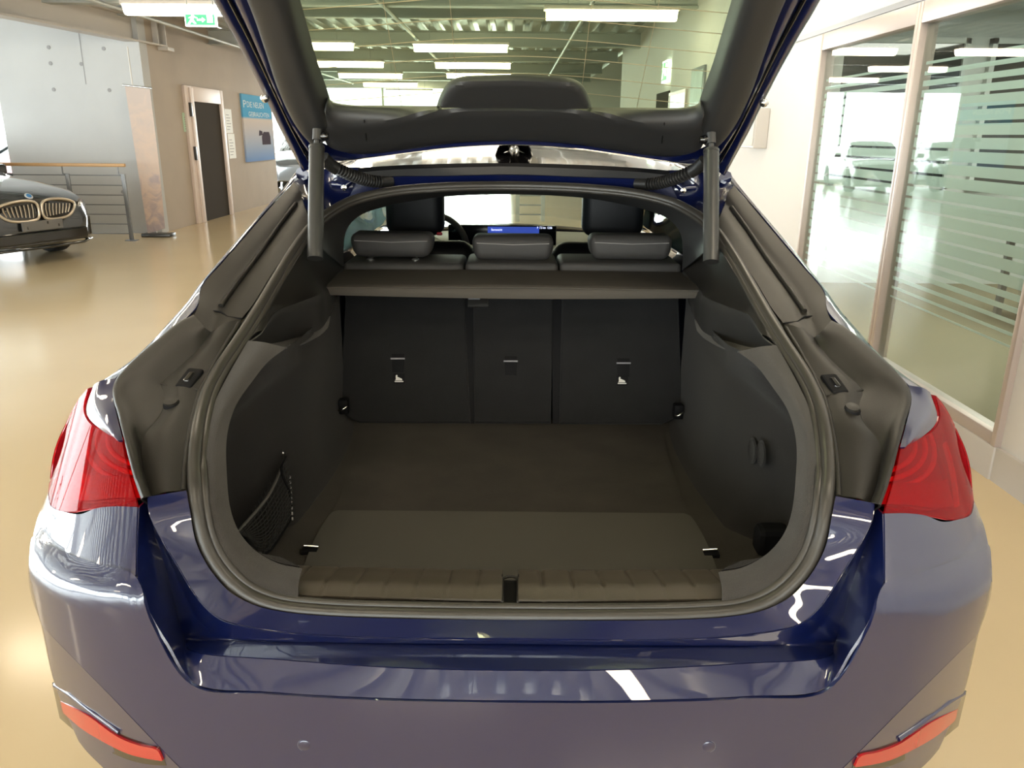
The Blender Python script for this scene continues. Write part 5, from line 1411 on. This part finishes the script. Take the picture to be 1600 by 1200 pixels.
# lower trim panel near the hinge
tp = [(512, 152), (519, 160), (545, 165), (600, 166), (690, 167)]
tc_ = [(508, 172), (520, 183), (553, 189), (610, 184), (700, 172)]
tb = [(505, 207), (517, 226), (540, 234), (578, 236), (640, 228), (710, 219)]
def LF(L, off, cy): 
    c = LIDP(797, cy, off); c.x = 0
    return full([LIDP(x, y, off) for x, y in L]+[c])
patch('lid_trim', [LF(tp, -.02, 167), LF([(x, y+5) for x, y in tp], .008, 169), LF(tc_, .034, 171), LF([(512, 196), (521, 207), (553, 214), (610, 209), (700, 198)], .034, 195), LF(tb, .024, 216), LF([(x, y+5) for x, y in tb], -.02, 221)], plastic_trim, gate, 81, 30, thick=.004)
for s in (0, 1):
    f = (lambda p: p) if s == 0 else mir
    tube('trim_joint', [f(LIDP(569, 188, .036)), f(LIDP(572, 212, .037)), f(LIDP(574, 236, .026))], .0018, rubber_dark, gate, 6)
# painted edge under the trim
pb1 = [(500, 222), (517, 230), (545, 239), (580, 240), (640, 233), (710, 224)]
pb2 = [(478, 262), (505, 252), (540, 250), (580, 246), (640, 238), (710, 230)]
patch('lid_top_edge', [LF(pb1, .01, 220), LF([(a[0], (a[1]+b[1])/2) for a, b in zip(pb1, pb2)], .016, 223), LF(pb2, .0, 226), LF(pb2, -.05, 226)], paint, gate, 61, 12, thick=.004)
# high-mounted brake lamp cover
hb = [(686, 166), (692, 150), (706, 129), (726, 122), (760, 120)]
hbm = [(690, 166), (699, 152), (712, 135), (730, 129), (760, 127)]
def HF(L, off, cy):
    c = LIDP(800, cy, off); c.x = 0; return full([LIDP(x-2, y, off) for x, y in L]+[c])
h0 = HF(hb, -.03, 119); h1_ = HF(hb, .012, 119); h2_ = HF(hbm, .030, 126)
h3 = HF([(690, 166), (706, 160), (722, 150), (736, 146), (762, 145)], .034, 145); h4 = HF([(692, 167), (710, 167), (730, 168), (745, 168), (770, 168)], .034, 168)
patch('brake_lamp_cover', [h0, h1_, h2_, h3, h4], plastic_trim, gate, 61, 24, thick=.004)
# rear window
gl = [[LIDW(-.40, 1.40, -.045), LIDW(0, 1.40, -.075), LIDW(.40, 1.40, -.045)], [LIDW(-.46, .9, -.040), LIDW(0, .9, -.085), LIDW(.46, .9, -.040)], [LIDW(-.48, .5, -.04), LIDW(0, .5, -.080), LIDW(.48, .5, -.04)], [LIDW(-.50, .07, -.03), LIDW(0, .07, -.07), LIDW(.50, .07, -.03)]]
gw = patch('rear_window', gl, glass_rear, gate, 31, 31, thick=.004)
GR = surf(gl, 41, 61)
for k_ in range(14):
    row = GR[60-int(5+k_*3.1)]
    tube('heating_wire', [p+LN*.004 for p in row], .0008, wire_mat, gw, 4)
for ci in (8, 14, 27, 33):
    tube('aerial_wire', [r[ci]+LN*.004 for r in GR], .0007, wire_mat, gw, 4)
# outer painted rails and the tail panel of the lid
for s in (-1, 1):
    patch('lid_outer_rail', [[LIDW(s*.50, 1.48, -.05), LIDW(s*.58, 1.2, -.05), LIDW(s*.62, .85, -.05), LIDW(s*.615, .5, -.05), LIDW(s*.60, .1, -.05)], [LIDW(s*.40, 1.42, -.055), LIDW(s*.44, 1.2, -.055), LIDW(s*.46, .85, -.055), LIDW(s*.475, .5, -.055), LIDW(s*.49, .1, -.05)]], gloss_black, gate, 30, 6, thick=.008)
patch('tail_panel', [full([LIDW(-.58, 1.34, -.05), LIDW(0, 1.34, -.08)]), full([LIDW(-.56, 1.50, -.05), LIDW(0, 1.52, -.07)]), full([LIDW(-.54, 1.56, .02), LIDW(0, 1.60, .02)]), full([LIDW(-.50, 1.56, .26), LIDW(0, 1.58, .26)])], paint, gate, 31, 16, thick=.01)
patch('tail_panel_trim', [full([LIDW(-.52, 1.30, .02), LIDW(0, 1.28, .02)]), full([LIDW(-.52, 1.46, .05), LIDW(0, 1.46, .05)]), full([LIDW(-.48, 1.53, .24), LIDW(0, 1.54, .24)])], plastic_trim, gate, 31, 12, thick=.01)
for nm in ('car',): pass
